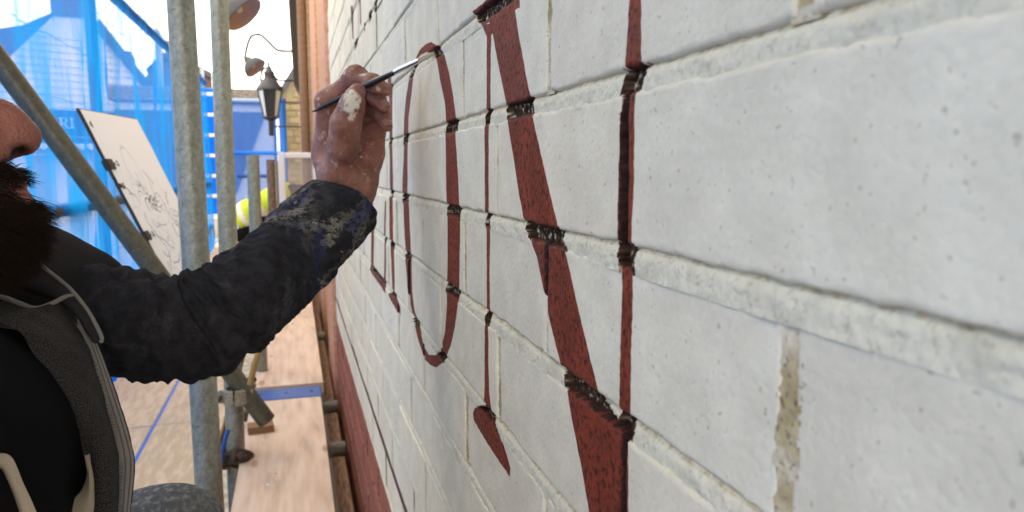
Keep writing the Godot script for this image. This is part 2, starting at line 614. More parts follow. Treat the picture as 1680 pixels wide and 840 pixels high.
func build_wall() -> void:
	var far := 2.83
	var near_win := [0.06, 1.12, 0.28, 1.04]
	var far_win := [0.9, 3.0, 0.15, 1.75]
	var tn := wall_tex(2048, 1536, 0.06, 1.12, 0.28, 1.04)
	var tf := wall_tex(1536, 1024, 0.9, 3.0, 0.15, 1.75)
	var grain := bumps(seamless(512, 21, 0.05, 4), 5.0)
	var mats := []
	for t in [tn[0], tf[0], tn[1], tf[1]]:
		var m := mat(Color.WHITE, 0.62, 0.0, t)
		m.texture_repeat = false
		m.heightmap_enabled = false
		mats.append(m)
	var skin := Image.create(1024, 1024, false, Image.FORMAT_L8)   # the skin of the paint: fine pits and brush relief
	var tile := seamless(1024, 22, 0.10, 3)
	var broad := seamless(1024, 23, 0.012, 3)
	var pa := tile.get_data()
	var pb := broad.get_data()
	for k in pa.size(): pa[k] = clampi(((pa[k] * 3 + pb[k]) >> 2) - (40 if pa[k] < 84 else 0), 0, 255)
	skin = Image.create_from_data(1024, 1024, false, Image.FORMAT_L8, pa)
	for k in 2:
		var big := Image.create([2048, 1536][k], [1536, 1024][k], false, Image.FORMAT_L8)
		for ty in 2:
			for tx in 2: big.blit_rect(skin, Rect2i(0, 0, 1024, 1024), Vector2i(tx, ty) * 1024)
		var nm := bumps(big, 2.6)
		for m in [mats[k], mats[k + 2]]:
			m.normal_enabled = true
			m.normal_texture = nm
			m.normal_scale = 0.26
		mats[k + 2].normal_scale = 0.5
		mats[k + 2].roughness = 0.92
		mats[k + 2].albedo_color = Color(1.0, 0.982, 0.952)
		mats[k + 2].metallic_specular = 0.2
	var tones := []
	for k in 6:
		var m: StandardMaterial3D = mats[k % 2].duplicate()
		m.albedo_color = [Color(1.0, 0.985, 0.958), Color(0.985, 0.968, 0.940), Color(1.0, 0.978, 0.945)][k / 2]
		m.roughness = [0.78, 0.72, 0.85][k / 2]
		m.metallic_specular = 0.35
		tones.append(m)
	var root := thing("sign_wall", "white painted brick wall with dark red sign lettering", "wall", Vector3(WALL_X, 0, -1.4))
	var core := MB.new()
	core.bx(Vector3(WALL_X + 0.012, -2.0, 0.25), Vector3(WALL_X + 0.36, 1.9, -far), 0.0)
	wpart("wall_core", core.done(), M.joint_red, root)
	var pitch := 0.2175
	for j in range(-7, 14):
		var y0 := BED0 + BED * j + 0.0049
		var y1 := BED0 + BED * (j + 1) - 0.0049
		var off := 0.291 if posmod(j, 2) == 0 else 0.1823
		for k in range(-3, 13):
			var s0 := off + pitch * k + 0.0031
			var s1 := s0 + pitch - 0.0062
			if s0 > far - 0.03: continue
			s1 = minf(s1, far)
			if s1 < -0.2: continue
			var mid := (s0 + s1) / 2.0
			if y0 > 1.0 + mid * 0.24 or y1 < 0.60 - mid * 0.5 and j > -5 and mid < 0.3: continue
			if j == 0 and k == 0: s0 += 0.0070   # the wide raked joint inside the upright stroke
			if j == 0 and k == -1: s1 += 0.0055
			var near := s1 < 1.12
			var fine := mid < 1.5
			var mesh := brick_mesh(s0, s1, y0, y1, fine, 0.005 if mid < 0.75 else 0.012, near_win if near else far_win, rng.randf_range(-0.0009, 0.0009))
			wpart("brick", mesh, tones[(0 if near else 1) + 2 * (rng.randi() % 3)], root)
	for side in 2:
		var mb := MB.new()
		var win: Array = near_win if side == 0 else far_win
		var a := -0.2 if side == 0 else 1.1
		var b := 1.1 if side == 0 else far
		for j in range(-7, 14):
			var y := BED0 + BED * j
			if y > 1.0 + b * 0.24: continue
			if j == -6:   # a raked-out joint, dark red
				continue
			var lo := a
			while lo < b:
				var hi := minf(lo + 0.3, b)
				var c := 0.0011 if hi < 0.75 else 0.0016 if hi < 0.9 else 0.0022 if hi < 1.3 else 0.006
				mortar_strip(mb, lo, hi, y - 0.0078, y + 0.0072, c, c, 0.0042, 0.0010 if hi < 0.9 else 0.0005, win, true)
				lo = hi
		for j in range(-7, 14):
			var y0 := BED0 + BED * j
			var off := 0.291 if posmod(j, 2) == 0 else 0.1823
			for k in range(-2, 13):
				var s := off + pitch * k
				if s < a or s >= b or y0 > 1.0 + s * 0.24: continue
				var c := 0.0016 if s < 0.9 else 0.004
				mortar_strip(mb, s - 0.0065, s + (0.0135 if j == 0 and k == 0 else 0.0065), y0 + 0.004, y0 + BED - 0.004, c, c, 0.0016 if s < 0.9 else 0.0010, 0.0008, win)
		wpart("mortar", mb.done(), mats[2 + side], root)
	var raked := MB.new()
	raked.bx(Vector3(WALL_X - 0.0006, BED0 - BED * 6 - 0.0052, 0.2), Vector3(WALL_X + 0.014, BED0 - BED * 6 + 0.0052, -far))
	wpart("raked_joint", raked.done(), M.joint_red, root)
	# red courses below the white paint
	for j in range(-24, -7):
		var y0 := BED0 + BED * j + 0.005
		for k in range(2, 13):
			var s0 := (0.291 if posmod(j, 2) == 0 else 0.1823) + pitch * k + 0.004
			var s1 := minf(s0 + pitch - 0.008, far)
			if s0 > far - 0.03 or y0 < -0.30 - s0 * 0.25: continue
			var mb := MB.new()
			var p := rng.randf_range(-0.001, 0.0015)
			mb.box(Transform3D(Basis(), Vector3(WALL_X + 0.008 - p, y0 + 0.033, -(s0 + s1) / 2)), Vector3(0.02, 0.066, s1 - s0), 0.003)
			wpart("brick", mb.done(), M["red_brick%d" % (rng.randi() % 3)], root)

# ---------------------------------------------------------------- scaffold

func steel_tube(called: String, a: Vector3, b: Vector3, label: String, group := "", r := 0.02415, m: Material = null) -> Node3D:
	var mb := MB.new()
	var pts := []
	for k in 9: pts.append(a.lerp(b, k / 8.0))
	mb.tube(pts, r, 28, true, 0.84)
	var root := thing(called, label, "scaffold tube", b if b.y < a.y else a, group)
	wpart("tube", mb.done(), m if m else M.galvanised, root)
	return root

func coupler(at: Vector3, along: Vector3, other: Vector3, label: String, m: Material, size := 1.0) -> void:   # two half rings round two tubes, with a bolt and a nut each
	var root := thing("scaffold_coupler", label, "coupler", at, "scaffold couplers")
	var dirs := [along.normalized(), other.normalized()]
	var gap: Vector3 = dirs[0].cross(dirs[1]).normalized()
	for w in 2:
		var d: Vector3 = dirs[w]
		var c := gap * (0.0265 * size * (1 if w else -1))
		var x := gap
		var y := d.cross(x).normalized()
		var ring := MB.new()
		for half in 2:
			for k in 10:
				var a0 := PI * (half + (k + 0.3) / 10.6)
				var a1 := PI * (half + (k + 1.3) / 10.6)
				var q0 := []
				var q1 := []
				for e in [[0.0248, -0.022], [0.0248, 0.022], [0.031, 0.018], [0.031, -0.018]]:
					q0.append(c + (x * cos(a0) + y * sin(a0)) * e[0] * size + d * e[1] * size)
					q1.append(c + (x * cos(a1) + y * sin(a1)) * e[0] * size + d * e[1] * size)
				for n in 4:
					var z := (n + 1) % 4
					ring.face([q0[n], q1[n], q1[z], q0[z]])
		part("clamp_band", ring.done(), m, root)
		var flange := MB.new()
		for s in [-1.0, 1.0]:
			flange = MB.new()
			flange.box(Transform3D(Basis(x, y, d), c + y * 0.036 * size * s), Vector3(0.014, 0.016, 0.034) * size, 0.003)
			part("flange", flange.done(), m, root)
		var bolt := MB.new()
		bolt.tube([c + y * 0.038 * size - x * 0.035 * size, c + y * 0.038 * size + x * 0.035 * size], 0.005 * size, 10)
		part("bolt", bolt.done(), M.rust, root)
		var nut := MB.new()
		nut.tube([c + y * 0.038 * size + x * 0.012 * size, c + y * 0.038 * size + x * 0.026 * size], 0.011 * size, 6)
		part("nut", nut.done(), M.rust, root)

func build_scaffold() -> void:
	# the working deck: sheets of plywood on a blue film that shows in the joints
	var under := MB.new()
	under.bx(Vector3(-0.80, -0.012, 1.2), Vector3(-0.236, -0.0055, -10.05))
	solo("blue_plastic_film", under.done(), M.blue_film, "blue plastic film showing in the gaps between the plywood sheets", "plastic film")
	var k := 0
	var cuts := [1.2, 0.1, -1.2, -2.352, -3.57, -4.79, -6.01, -7.23, -8.45, -10.1]
	var deck := ground_piece("platform_deck", MB.new_box(Vector3(-0.80, -0.06, 1.2), Vector3(-0.232, -0.03, -10.2)), M.timber_dark)
	for n in cuts.size() - 1:
		for c in [[-0.785, -0.4340], [-0.4250, -0.232]]:
			var mb := MB.new()
			var d := rng.randf_range(-0.0015, 0.0015)
			mb.bx(Vector3(c[0], -0.021, cuts[n] - 0.0035), Vector3(c[1] + d, -0.003 + d * 0.6, cuts[n + 1] + 0.0035), 0.002)
			part("plywood_sheet", mb.done(), M["plywood%d" % (k % 3)], deck)
			k += 1
	# boards between the inner standards and the wall
	var ends := [[0.6, -2.61, -0.162, 0.064], [-2.66, -6.2, -0.158, 0.078], [-6.25, -9.9, -0.16, 0.07]]
	for n in 3:
		var e: Array = ends[n]
		var root := thing("scaffold_board", ["pale scaffold board nearest the camera with a blue banded end", "pale scaffold board beyond the blue banded end", "far scaffold board leading towards the white frame"][n], "scaffold board", Vector3(e[2], -0.038, e[1]), "scaffold boards beside the wall")
		var mb := MB.new()
		var nz := 60
		var rows := []
		for r in nz + 1:
			var z := lerpf(e[0], e[1], float(r) / nz)
			var y := noise.get_noise_2d(z * 9.0, n * 50.0) * 0.003
			var q := []
			for p in [[0.0, -0.038], [0.0, -0.004], [0.004, 0.0], [0.25, 0.0], [0.5, 0.0], [0.75, 0.0], [0.996, 0.0], [1.0, -0.004], [1.0, -0.038]]:
				q.append(Vector3(lerpf(e[2], e[3], p[0]), p[1] + y, z))
			rows.append(q)
		mb.sheet(rows)
		for s in [0, nz]:
			var q: Array = rows[s].duplicate()
			if s == 0: q.reverse()
			mb.face(q)
		mb.face([rows[0][0], rows[nz][0], rows[nz][8], rows[0][8]])
		wpart("plank", mb.done(), M["board%d" % n], root)
		if n == 0:
			var y := noise.get_noise_2d(e[1] * 9.0, 0.0) * 0.003
			var band := MB.new()
			band.bx(Vector3(e[2] - 0.003, y - 0.041, e[1] + 0.115), Vector3(e[3] + 0.003, y + 0.0035, e[1] - 0.004), 0.002)
			var b := wpart("end_band", band.done(), M.blue_steel, root)
			for s in [0.12, 0.5, 0.87]:
				var nail := MB.new()
				nail.lathe(Transform3D(Basis(), Vector3(lerpf(e[2], e[3], s), y + 0.003, e[1] + 0.055)), [Vector2(0.006, 0), Vector2(0.006, 0.0015), Vector2(0.003, 0.003), Vector2(0.0, 0.003)], 10)
				part("nail", nail.done(), M.rust, b)
	var low := MB.new()
	low.bx(Vector3(0.083, -0.30, -0.9), Vector3(0.121, -0.10, -5.2), 0.003)
	solo("timber_bearer", low.done(), M.timber_brown, "brown timber on edge in the gap along the red bricks", "timber")
	for n in 4:
		var z: float = [-2.2163, -2.6319, -3.7889, -1.3][n]
		steel_tube("transom_tube", Vector3(-0.8, -0.0875, z), Vector3(0.124, -0.0875, z), ["short tube end sticking out under the board, nearer of the two big ones", "short tube end sticking out under the board just before the blue band", "far tube end under the board, closest to the painter's cuff", "tube end under the board at the bottom edge"][n], "tubes carrying the boards", 0.02415, M.grey_tube)
	# inner standards and the brace
	steel_tube("scaffold_standard", Vector3(-0.1893, 1.2266, -1.5113), Vector3(-0.1661, 0.0968, -1.3777), "thick galvanised upright tube nearest the painter's arm", "inner scaffold uprights")
	steel_tube("scaffold_standard", Vector3(-0.1775, 1.4498, -2.2189), Vector3(-0.1746, -0.3521, -1.9909), "second galvanised upright tube carrying the brace coupler", "inner scaffold uprights")
	steel_tube("scaffold_brace", Vector3(-0.7616, 1.2567, -1.8847), Vector3(-0.0925, 0.0936, -2.0122), "grey diagonal brace tube crossing behind the beard", "", 0.02415, M.grey_tube)
	coupler(Vector3(-0.1623, 0.1731, -2.0219), Vector3(0, 1, 0), Vector3(0.53, -0.83, 0.05), "pale paint-caked coupler joining brace and second upright", M.caked)
	coupler(Vector3(-0.1838, 0.0005, -2.0066), Vector3(0, 1, 0), Vector3(-0.25, -0.8, 0.55), "dark rusty coupler low on the second upright", M.rust, 0.98)
	var strap := MB.new()
	strap.tube([Vector3(-0.1857, 0.0941, -1.9664), Vector3(-0.1984, 0.0507, -1.9542), Vector3(-0.2083, -0.0030, -1.9399)], 0.006, 8)
	solo("blue_strap", strap.done(), M.blue_steel, "short blue strap hanging beside the dark rusty coupler", "strap")
	var handle := MB.new()
	handle.tube([Vector3(-0.0948, 0.3282, -1.8428), Vector3(-0.1063, 0.2968, -1.8213), Vector3(-0.1164, 0.2561, -1.7981)], [0.006, 0.0075, 0.007], 10)
	var tool_ := thing("hand_tool", "tool with yellow and black handle tucked behind the coupler", "tool", Vector3(-0.1164, 0.2561, -1.7981))
	wpart("handle", handle.done(), M.ochre_paint, tool_)
	var tip := MB.new()
	tip.tube([Vector3(-0.0873, 0.3462, -1.8481), Vector3(-0.0939, 0.3304, -1.8430)], [0.0064, 0.0064], 10)
	wpart("grip_end", tip.done(), M.black_metal, tool_)
	var card := MB.new()
	card.box(Transform3D(Basis(Vector3.UP, 0.12), Vector3(-0.118, 0.011, -2.20)), Vector3(0.072, 0.022, 0.05), 0.001)
	solo("wood_offcut", card.done(), M.cardboard, "small brown offcut lying on the board below the brace end", "offcut")
	# short posts further on
	steel_tube("guard_post", Vector3(-0.142, 0.815, -2.89), Vector3(-0.142, 0.002, -2.89), "nearest short grey post rising above the painter's forearm", "", 0.0225)
	steel_tube("guard_post", Vector3(-0.118, 0.813, -4.24), Vector3(-0.118, 0.002, -4.24), "thin brown-grey post left of the white frame", "", 0.022, M.rust_tube)
	steel_tube("guard_post", Vector3(-0.118, 0.815, -5.5), Vector3(-0.118, 0.002, -5.5), "thinnest far post touching the white frame", "", 0.022)
	# outer side: standards, rails, net
	for n in 4:
		var z: float = [1.0, -1.5, -3.72, -7.6][n]
		steel_tube("outer_standard", Vector3(-0.835, 1.66, z), Vector3(-0.835, -2.0, z), ["outer upright behind the net, level with the camera", "outer upright behind the net at the painter's back", "outer upright seen through the net above the drawing board", "last outer upright at the corner of the net"][n], "outer uprights behind the net", 0.02415, M.tube_dark)
	for n in 3:
		var y: float = [1.575, 0.62, 0.2][n]
		steel_tube("guard_rail", Vector3(-0.792, y, 1.2), Vector3(-0.792, y, -7.7), ["top rail along the upper edge of the blue net", "middle rail behind the blue net", "bottom rail behind the blue net"][n], "rails carrying the net", 0.02415, M.tube_blue if n == 0 else M.tube_dark)
	coupler(Vector3(-0.812, 1.575, -3.72), Vector3(0, 1, 0), Vector3(0, 0, 1), "blue-wrapped coupler at the top corner of the net", M.tube_blue, 1.25)
	var rows := []
	for r in 31:
		var y := lerpf(-0.3, 1.60, r / 30.0)
		var row := []
		for q in 161:
			var z := lerpf(1.2, -7.62, q / 160.0)
			var sag := noise.get_noise_2d(z * 30.0, y * 6.0) * 0.030 + noise.get_noise_2d(z * 90.0 + y * 25.0, y * 9.0) * 0.013
			sag *= clampf((1.6 - y) * 3.0, 0.15, 1.0)
			row.append(Vector3(-0.762 + sag, y, z))
		rows.append(row)
	var mb := MB.new()
	mb.sheet(rows)
	for q in mb.v.size(): mb.u[q] = Vector2(-mb.v[q].z / 1.6, mb.v[q].y / 1.6)
	solo("debris_net", mb.done(), M.net, "blue debris net along the open side of the scaffold", "debris net")
	var bulge := []   # slack net gathered in folds at the foot
	for r in 17:
		var y := lerpf(-0.004, 0.30, r / 16.0)
		var row := []
		for q in 121:
			var z := lerpf(-2.6, -6.2, q / 120.0)
			row.append(Vector3(-0.70 + 0.05 * (1.0 - y / 0.3) + noise.get_noise_2d(z * 150.0, y * 60.0) * 0.03, y + noise.get_noise_2d(z * 80.0, 5.0) * 0.04 * y / 0.3, z))
		bulge.append(row)
	mb = MB.new()
	mb.sheet(bulge)
	for q in mb.v.size(): mb.u[q] = Vector2(-mb.v[q].z / 1.6, mb.v[q].y / 1.6)
	solo("gathered_net", mb.done(), M.net_thick, "thick gathered folds of blue net along the deck edge", "debris net")
	# far end: a framed net across the scaffold
	var fz := -10.25
	rows = []
	for r in 25:
		var y := lerpf(-0.1, 1.64, r / 24.0)
		var row := []
		for q in 41:
			var x := lerpf(-1.15, -0.075, q / 40.0)
			row.append(Vector3(x, y, fz + noise.get_noise_2d(x * 90.0, y * 20.0) * 0.025))
		rows.append(row)
	mb = MB.new()
	mb.sheet(rows)
	for q in mb.v.size(): mb.u[q] = Vector2(mb.v[q].x / 1.6, mb.v[q].y / 1.6)
	solo("end_net", mb.done(), M.net_pale, "pale blue net closing the far end of the scaffold", "debris net")
	for n in 2:
		var y: float = [1.63, 0.96][n]
		steel_tube("end_rail", Vector3(-1.2, y, fz + 0.05), Vector3(-0.09, y, fz + 0.05), ["blue top rail of the far end net", "blue middle rail of the far end net"][n], "rails of the end net", 0.026, M.rail_pale if n == 0 else M.net_edge)
	steel_tube("end_rail", Vector3(-0.70, 0.66, fz + 0.06), Vector3(-0.09, 0.66, fz + 0.06), "low dark blue rail across the far end net", "rails of the end net", 0.024, M.blue_steel)
	steel_tube("end_post", Vector3(-0.100, 1.66, fz + 0.1), Vector3(-0.100, -0.5, fz + 0.1), "blue upright at the wall side of the far end net", "", 0.034, M.net_edge)
	# boards and tubes added above the view to shade painter and wall
	for n in 4:
		var x: float = [-0.79, -0.555, -0.32, -0.085][n]
		var ub := MB.new()
		ub.bx(Vector3(x, 2.02, 2.0), Vector3(x + 0.225, 2.058, -1.5), 0.003)
		solo("added_shade_board", ub.done(), M.board1, ["unseen shade board at the outer rail, added overhead", "unseen shade board second from the outer rail, added overhead", "unseen shade board third from the outer rail, added overhead", "unseen shade board nearest the wall, added overhead"][n], "scaffold board", "unseen boards added for shade")
	for n in 2: steel_tube("added_shade_tube", Vector3(-0.85, 1.994, [-1.31, 1.2][n]), Vector3(0.12, 1.994, [-1.31, 1.2][n]), ["unseen added tube carrying the shade boards above the painter", "unseen added tube carrying the shade boards behind the camera"][n], "unseen tubes added under the shade boards")
	# ladder
	var lad := thing("ladder", "blue ladder with pale rungs leaning at the far end net", "ladder", Vector3(-0.97, 0, -9.75))
	for s in [-1.0, 1.0]:
		var st := MB.new()
		st.bx(Vector3(-0.97 + 0.17 * s - 0.015, -0.002, -9.78), Vector3(-0.97 + 0.17 * s + 0.015, 1.72, -9.72), 0.004)
		wpart("stile", st.done(), M.blue_steel, lad)
	for n in 7:
		var rg := MB.new()
		rg.bx(Vector3(-1.124, 0.155 + 0.247 * n, -9.77), Vector3(-0.816, 0.195 + 0.247 * n, -9.728), 0.004)
		wpart("rung", rg.done(), M.white_paint, lad)
	rows = []
	for r in 15:
		var row := []
		for q in 15:
			var x := lerpf(-1.16, -0.78, q / 14.0)
			row.append(Vector3(x, lerpf(0.12, 1.74, r / 14.0), -9.9 + noise.get_noise_2d(x * 120.0, r * 3.0) * 0.02))
		rows.append(row)
	mb = MB.new()
	mb.sheet(rows)
	for q in mb.v.size(): mb.u[q] = Vector2(mb.v[q].x / 1.6, mb.v[q].y / 1.6)
	solo("ladder_net", mb.done(), M.net_thick, "deep blue doubled net hanging behind the ladder", "debris net")
	var tub := MB.new()
	tub.lathe(Transform3D(Basis(), Vector3(-0.87, -0.003, -8.75)), [Vector2(0, 0), Vector2(0.085, 0), Vector2(0.10, 0.20), Vector2(0.107, 0.20), Vector2(0.107, 0.22), Vector2(0.095, 0.22), Vector2(0.08, 0.03), Vector2(0, 0.03)], 24)
	solo("plastic_tub", tub.done(), M.white_paint, "white plastic tub standing on the deck below the ladder", "tub")
	# white framed pane leaning at the wall
	var fr := thing("window_frame", "white framed glass pane standing on the far boards", "window frame", Vector3(0.03, 0, -4.75))
	for p in [[-0.088, -0.048, 0.0, 0.862], [0.118, 0.152, 0.0, 0.862], [-0.046, 0.116, 0.826, 0.86], [-0.046, 0.116, 0.002, 0.045]]:
		var b := MB.new()
		b.bx(Vector3(p[0], p[2] + 0.002, -4.775), Vector3(p[1], p[3] + 0.002, -4.73), 0.004)
		wpart("frame_bar", b.done(), M.white_paint, fr)
	var gl := MB.new()
	gl.bx(Vector3(-0.048, 0.046, -4.754), Vector3(0.117, 0.827, -4.75))
	wpart("pane", gl.done(), M.dusty_glass, fr)

func build_board() -> void:
	var tl := Vector3(-0.5306, 0.9193, -2.1729)
	var tr := Vector3(-0.4689, 0.9184, -2.5747)
	var bl := Vector3(-0.3077, 0.3828, -2.0916)
	var right := (tr - tl)
	var down := (bl - tl)
	var w := right.length()
	right = right.normalized()
	down = (down - right * down.dot(right))
	var h := down.length()
	down = down.normalized()
	var out := right.cross(-down).normalized()   # towards the camera
	var b := Basis(right, -down, out)
	var c := tl + right * w / 2 + down * h / 2
	var root := thing("drawing_board", "dark backing board leaning on the scaffold under the white drawing", "drawing board", c + down * h / 2)
	var mb := MB.new()
	mb.box(Transform3D(b, c), Vector3(w + 0.012, h + 0.008, 0.006), 0.001)
	wpart("backing", mb.done(), M.black_plastic, root)
	var paper := MB.new()
	var rows := []
	for r in 13:
		var row := []
		for k in 13:
			var x := (k / 12.0 - 0.5)
			var y := (r / 12.0 - 0.5)
			row.append(c + right * x * w - down * y * h + out * (0.0045 + noise.get_noise_2d(x * 60.0, y * 60.0) * 0.0012))
		rows.append(row)
	paper.sheet(rows)
	for k in paper.u.size(): paper.u[k].y = 1.0 - paper.u[k].y
	var sheet := solo("drawing_sheet", paper.done(), M.drawing, "white paper with ink sketches clipped to the leaning board", "drawing")
	var n := 0
	for d in [0.07, 0.265, 0.37, 0.62]:
		var root2 := thing("bulldog_clip", ["reddish clip at the top of the drawing's left edge", "large black clip on the drawing's left edge", "small brown clip below the large black one", "lowest black clip by the brace tube"][n], "clip", tl + down * d * h, "clips holding the drawing")
		var q := MB.new()
		var big: float = [0.5, 1.0, 0.55, 0.9][n]
		q.box(Transform3D(b, tl + down * d * h + right * 0.012 * big), Vector3(0.034, 0.030, 0.018) * big, 0.002)
		wpart("jaw", q.done(), [M.rust, M.black_plastic, M.rust, M.black_plastic][n], root2)
		var lever := MB.new()
		lever.tube([tl + down * d * h + right * 0.026 * big + out * 0.009 * big, tl + down * (d * h - 0.008) + right * 0.044 * big + out * 0.012 * big, tl + down * (d * h + 0.008) + right * 0.044 * big + out * 0.012 * big, tl + down * d * h + right * 0.026 * big + out * 0.009 * big], 0.0012, 6)
		wpart("lever", lever.done(), M.black_metal, root2)
		n += 1

# ---------------------------------------------------------------- people

func curve(pts: Array, n: int) -> Array:   # Catmull-Rom
	var out := []
	for k in n + 1:
		var t := float(k) / n * (pts.size() - 1)
		var a := mini(int(t), pts.size() - 2)
		var f := t - a
		var p0: Vector3 = pts[maxi(a - 1, 0)] if a > 0 else pts[0] * 2.0 - pts[1]
		var p3: Vector3 = pts[a + 2] if a + 2 < pts.size() else pts[-1] * 2.0 - pts[-2]
		out.append((pts[a] as Vector3).cubic_interpolate(pts[a + 1], p0, p3, f))
	return out

func between(a: Array, b: Array, n: int, m: int, puff := Vector3.ZERO, rough := 0.0) -> MB:   # a sheet from curve a to curve b, with some thickness
	var ca := curve(a, n)
	var cb := curve(b, n)
	var mb := MB.new()
	var rows := []
	var back := []
	for k in n + 1:
		var row := []
		var brow := []
		for j in m + 1:
			var t := float(j) / m
			var p: Vector3 = (ca[k] as Vector3).lerp(cb[k], t) + puff * (4.0 * t * (1.0 - t))
			var w := noise.get_noise_3dv(p * 420.0) * rough
			row.append(p + Vector3(w, w, w))
			brow.append(p + Vector3(w, w, w) + Vector3(-0.0012, -0.0004, -0.0022))
		rows.append(row); back.append(brow)
	mb.sheet(rows)
	back.reverse()
	mb.sheet(back)
	var first: Array = rows[0]
	for side in 2:   # close the long edges
		var j := 0 if side == 0 else m
		var strip := []
		for k in n + 1: strip.append([rows[k][j], back[n - k][j]])
		mb.sheet(strip)
	return mb

func strands(mb: MB, body: MB, from: int, to: int, place: Transform3D, mask: Callable, count: int, long: float, down: Vector3) -> void:
	var nn := body.normals()
	var inv := place.affine_inverse()
	var chosen := []
	for k in range(from, to):
		var w: float = mask.call(inv * body.v[k])
		if w > 0.0: chosen.append([k, w])
	if chosen.is_empty(): return
	for s in count:
		var c: Array = chosen[rng.randi() % chosen.size()]
		if rng.randf() > c[1] + 0.4: continue
		var n := nn[c[0]]
		var p: Vector3 = body.v[c[0]] + Vector3(rng.randfn(), rng.randfn(), rng.randfn()) * 0.0018 - n * 0.001
		var d := (n * 0.75 + down * 0.7 + Vector3(rng.randfn(), rng.randfn(), rng.randfn()) * 0.24).normalized()
		var side := d.cross(Vector3(rng.randfn(), rng.randfn(), rng.randfn())).normalized() * 0.00021
		var l: float = long * rng.randf_range(0.5, 1.15) * (0.25 + 0.75 * c[1])
		var mid: Vector3 = p + d * l * 0.55
		var e: Vector3 = mid + (d + down * 0.5 + Vector3(rng.randfn(), rng.randfn(), rng.randfn()) * 0.15).normalized() * l * 0.45
		var a := mb.vert(p - side)
		var b := mb.vert(p + side)
		var q := mb.vert(mid + side * 0.8)
		var r := mb.vert(mid - side * 0.8)
		var t := mb.vert(e)
		mb.quad(a, b, q, r)
		mb.tri(r, q, t)

func skin_tint(p: Vector3, spots: Array) -> Color:
	var n := noise.get_noise_3dv(p * 500.0) * 0.5 + noise.get_noise_3dv(p * 1700.0) * 0.5
	var m := noise.get_noise_3dv(p * 160.0 + Vector3(7, 7, 7))
	var base := Color(0.285, 0.128, 0.088).lerp(Color(0.175, 0.056, 0.044), clampf(0.5 + m * 1.3, 0, 1))
	base = base * (1.0 + n * 0.45)
	for s in spots:
		var d: float = ((p - s[0]) * (s[2] if s.size() > 2 else Vector3.ONE)).length() / s[1] + noise.get_noise_3dv(p * 1500.0) * 0.5 + noise.get_noise_3dv(p * 4200.0) * 0.4
		if d < 1.0: base = base.lerp(Color(0.62, 0.58, 0.47), clampf((1.0 - d) * 7.0, 0.0, 0.95))
	if not spots.is_empty():   # thin wiped smears of paint
		var sm := noise.get_noise_3dv(p * 700.0 + Vector3(31, 5, 9)) + noise.get_noise_3dv(p * 2600.0) * 0.6
		base = base.lerp(Color(0.50, 0.44, 0.36), clampf((sm - 0.50) * 2.2, 0.0, 0.55))
		base = base.lerp(Color(0.10, 0.035, 0.028), clampf((-0.55 - sm) * 2.0, 0.0, 0.5))
	base.a = 1.0
	return base

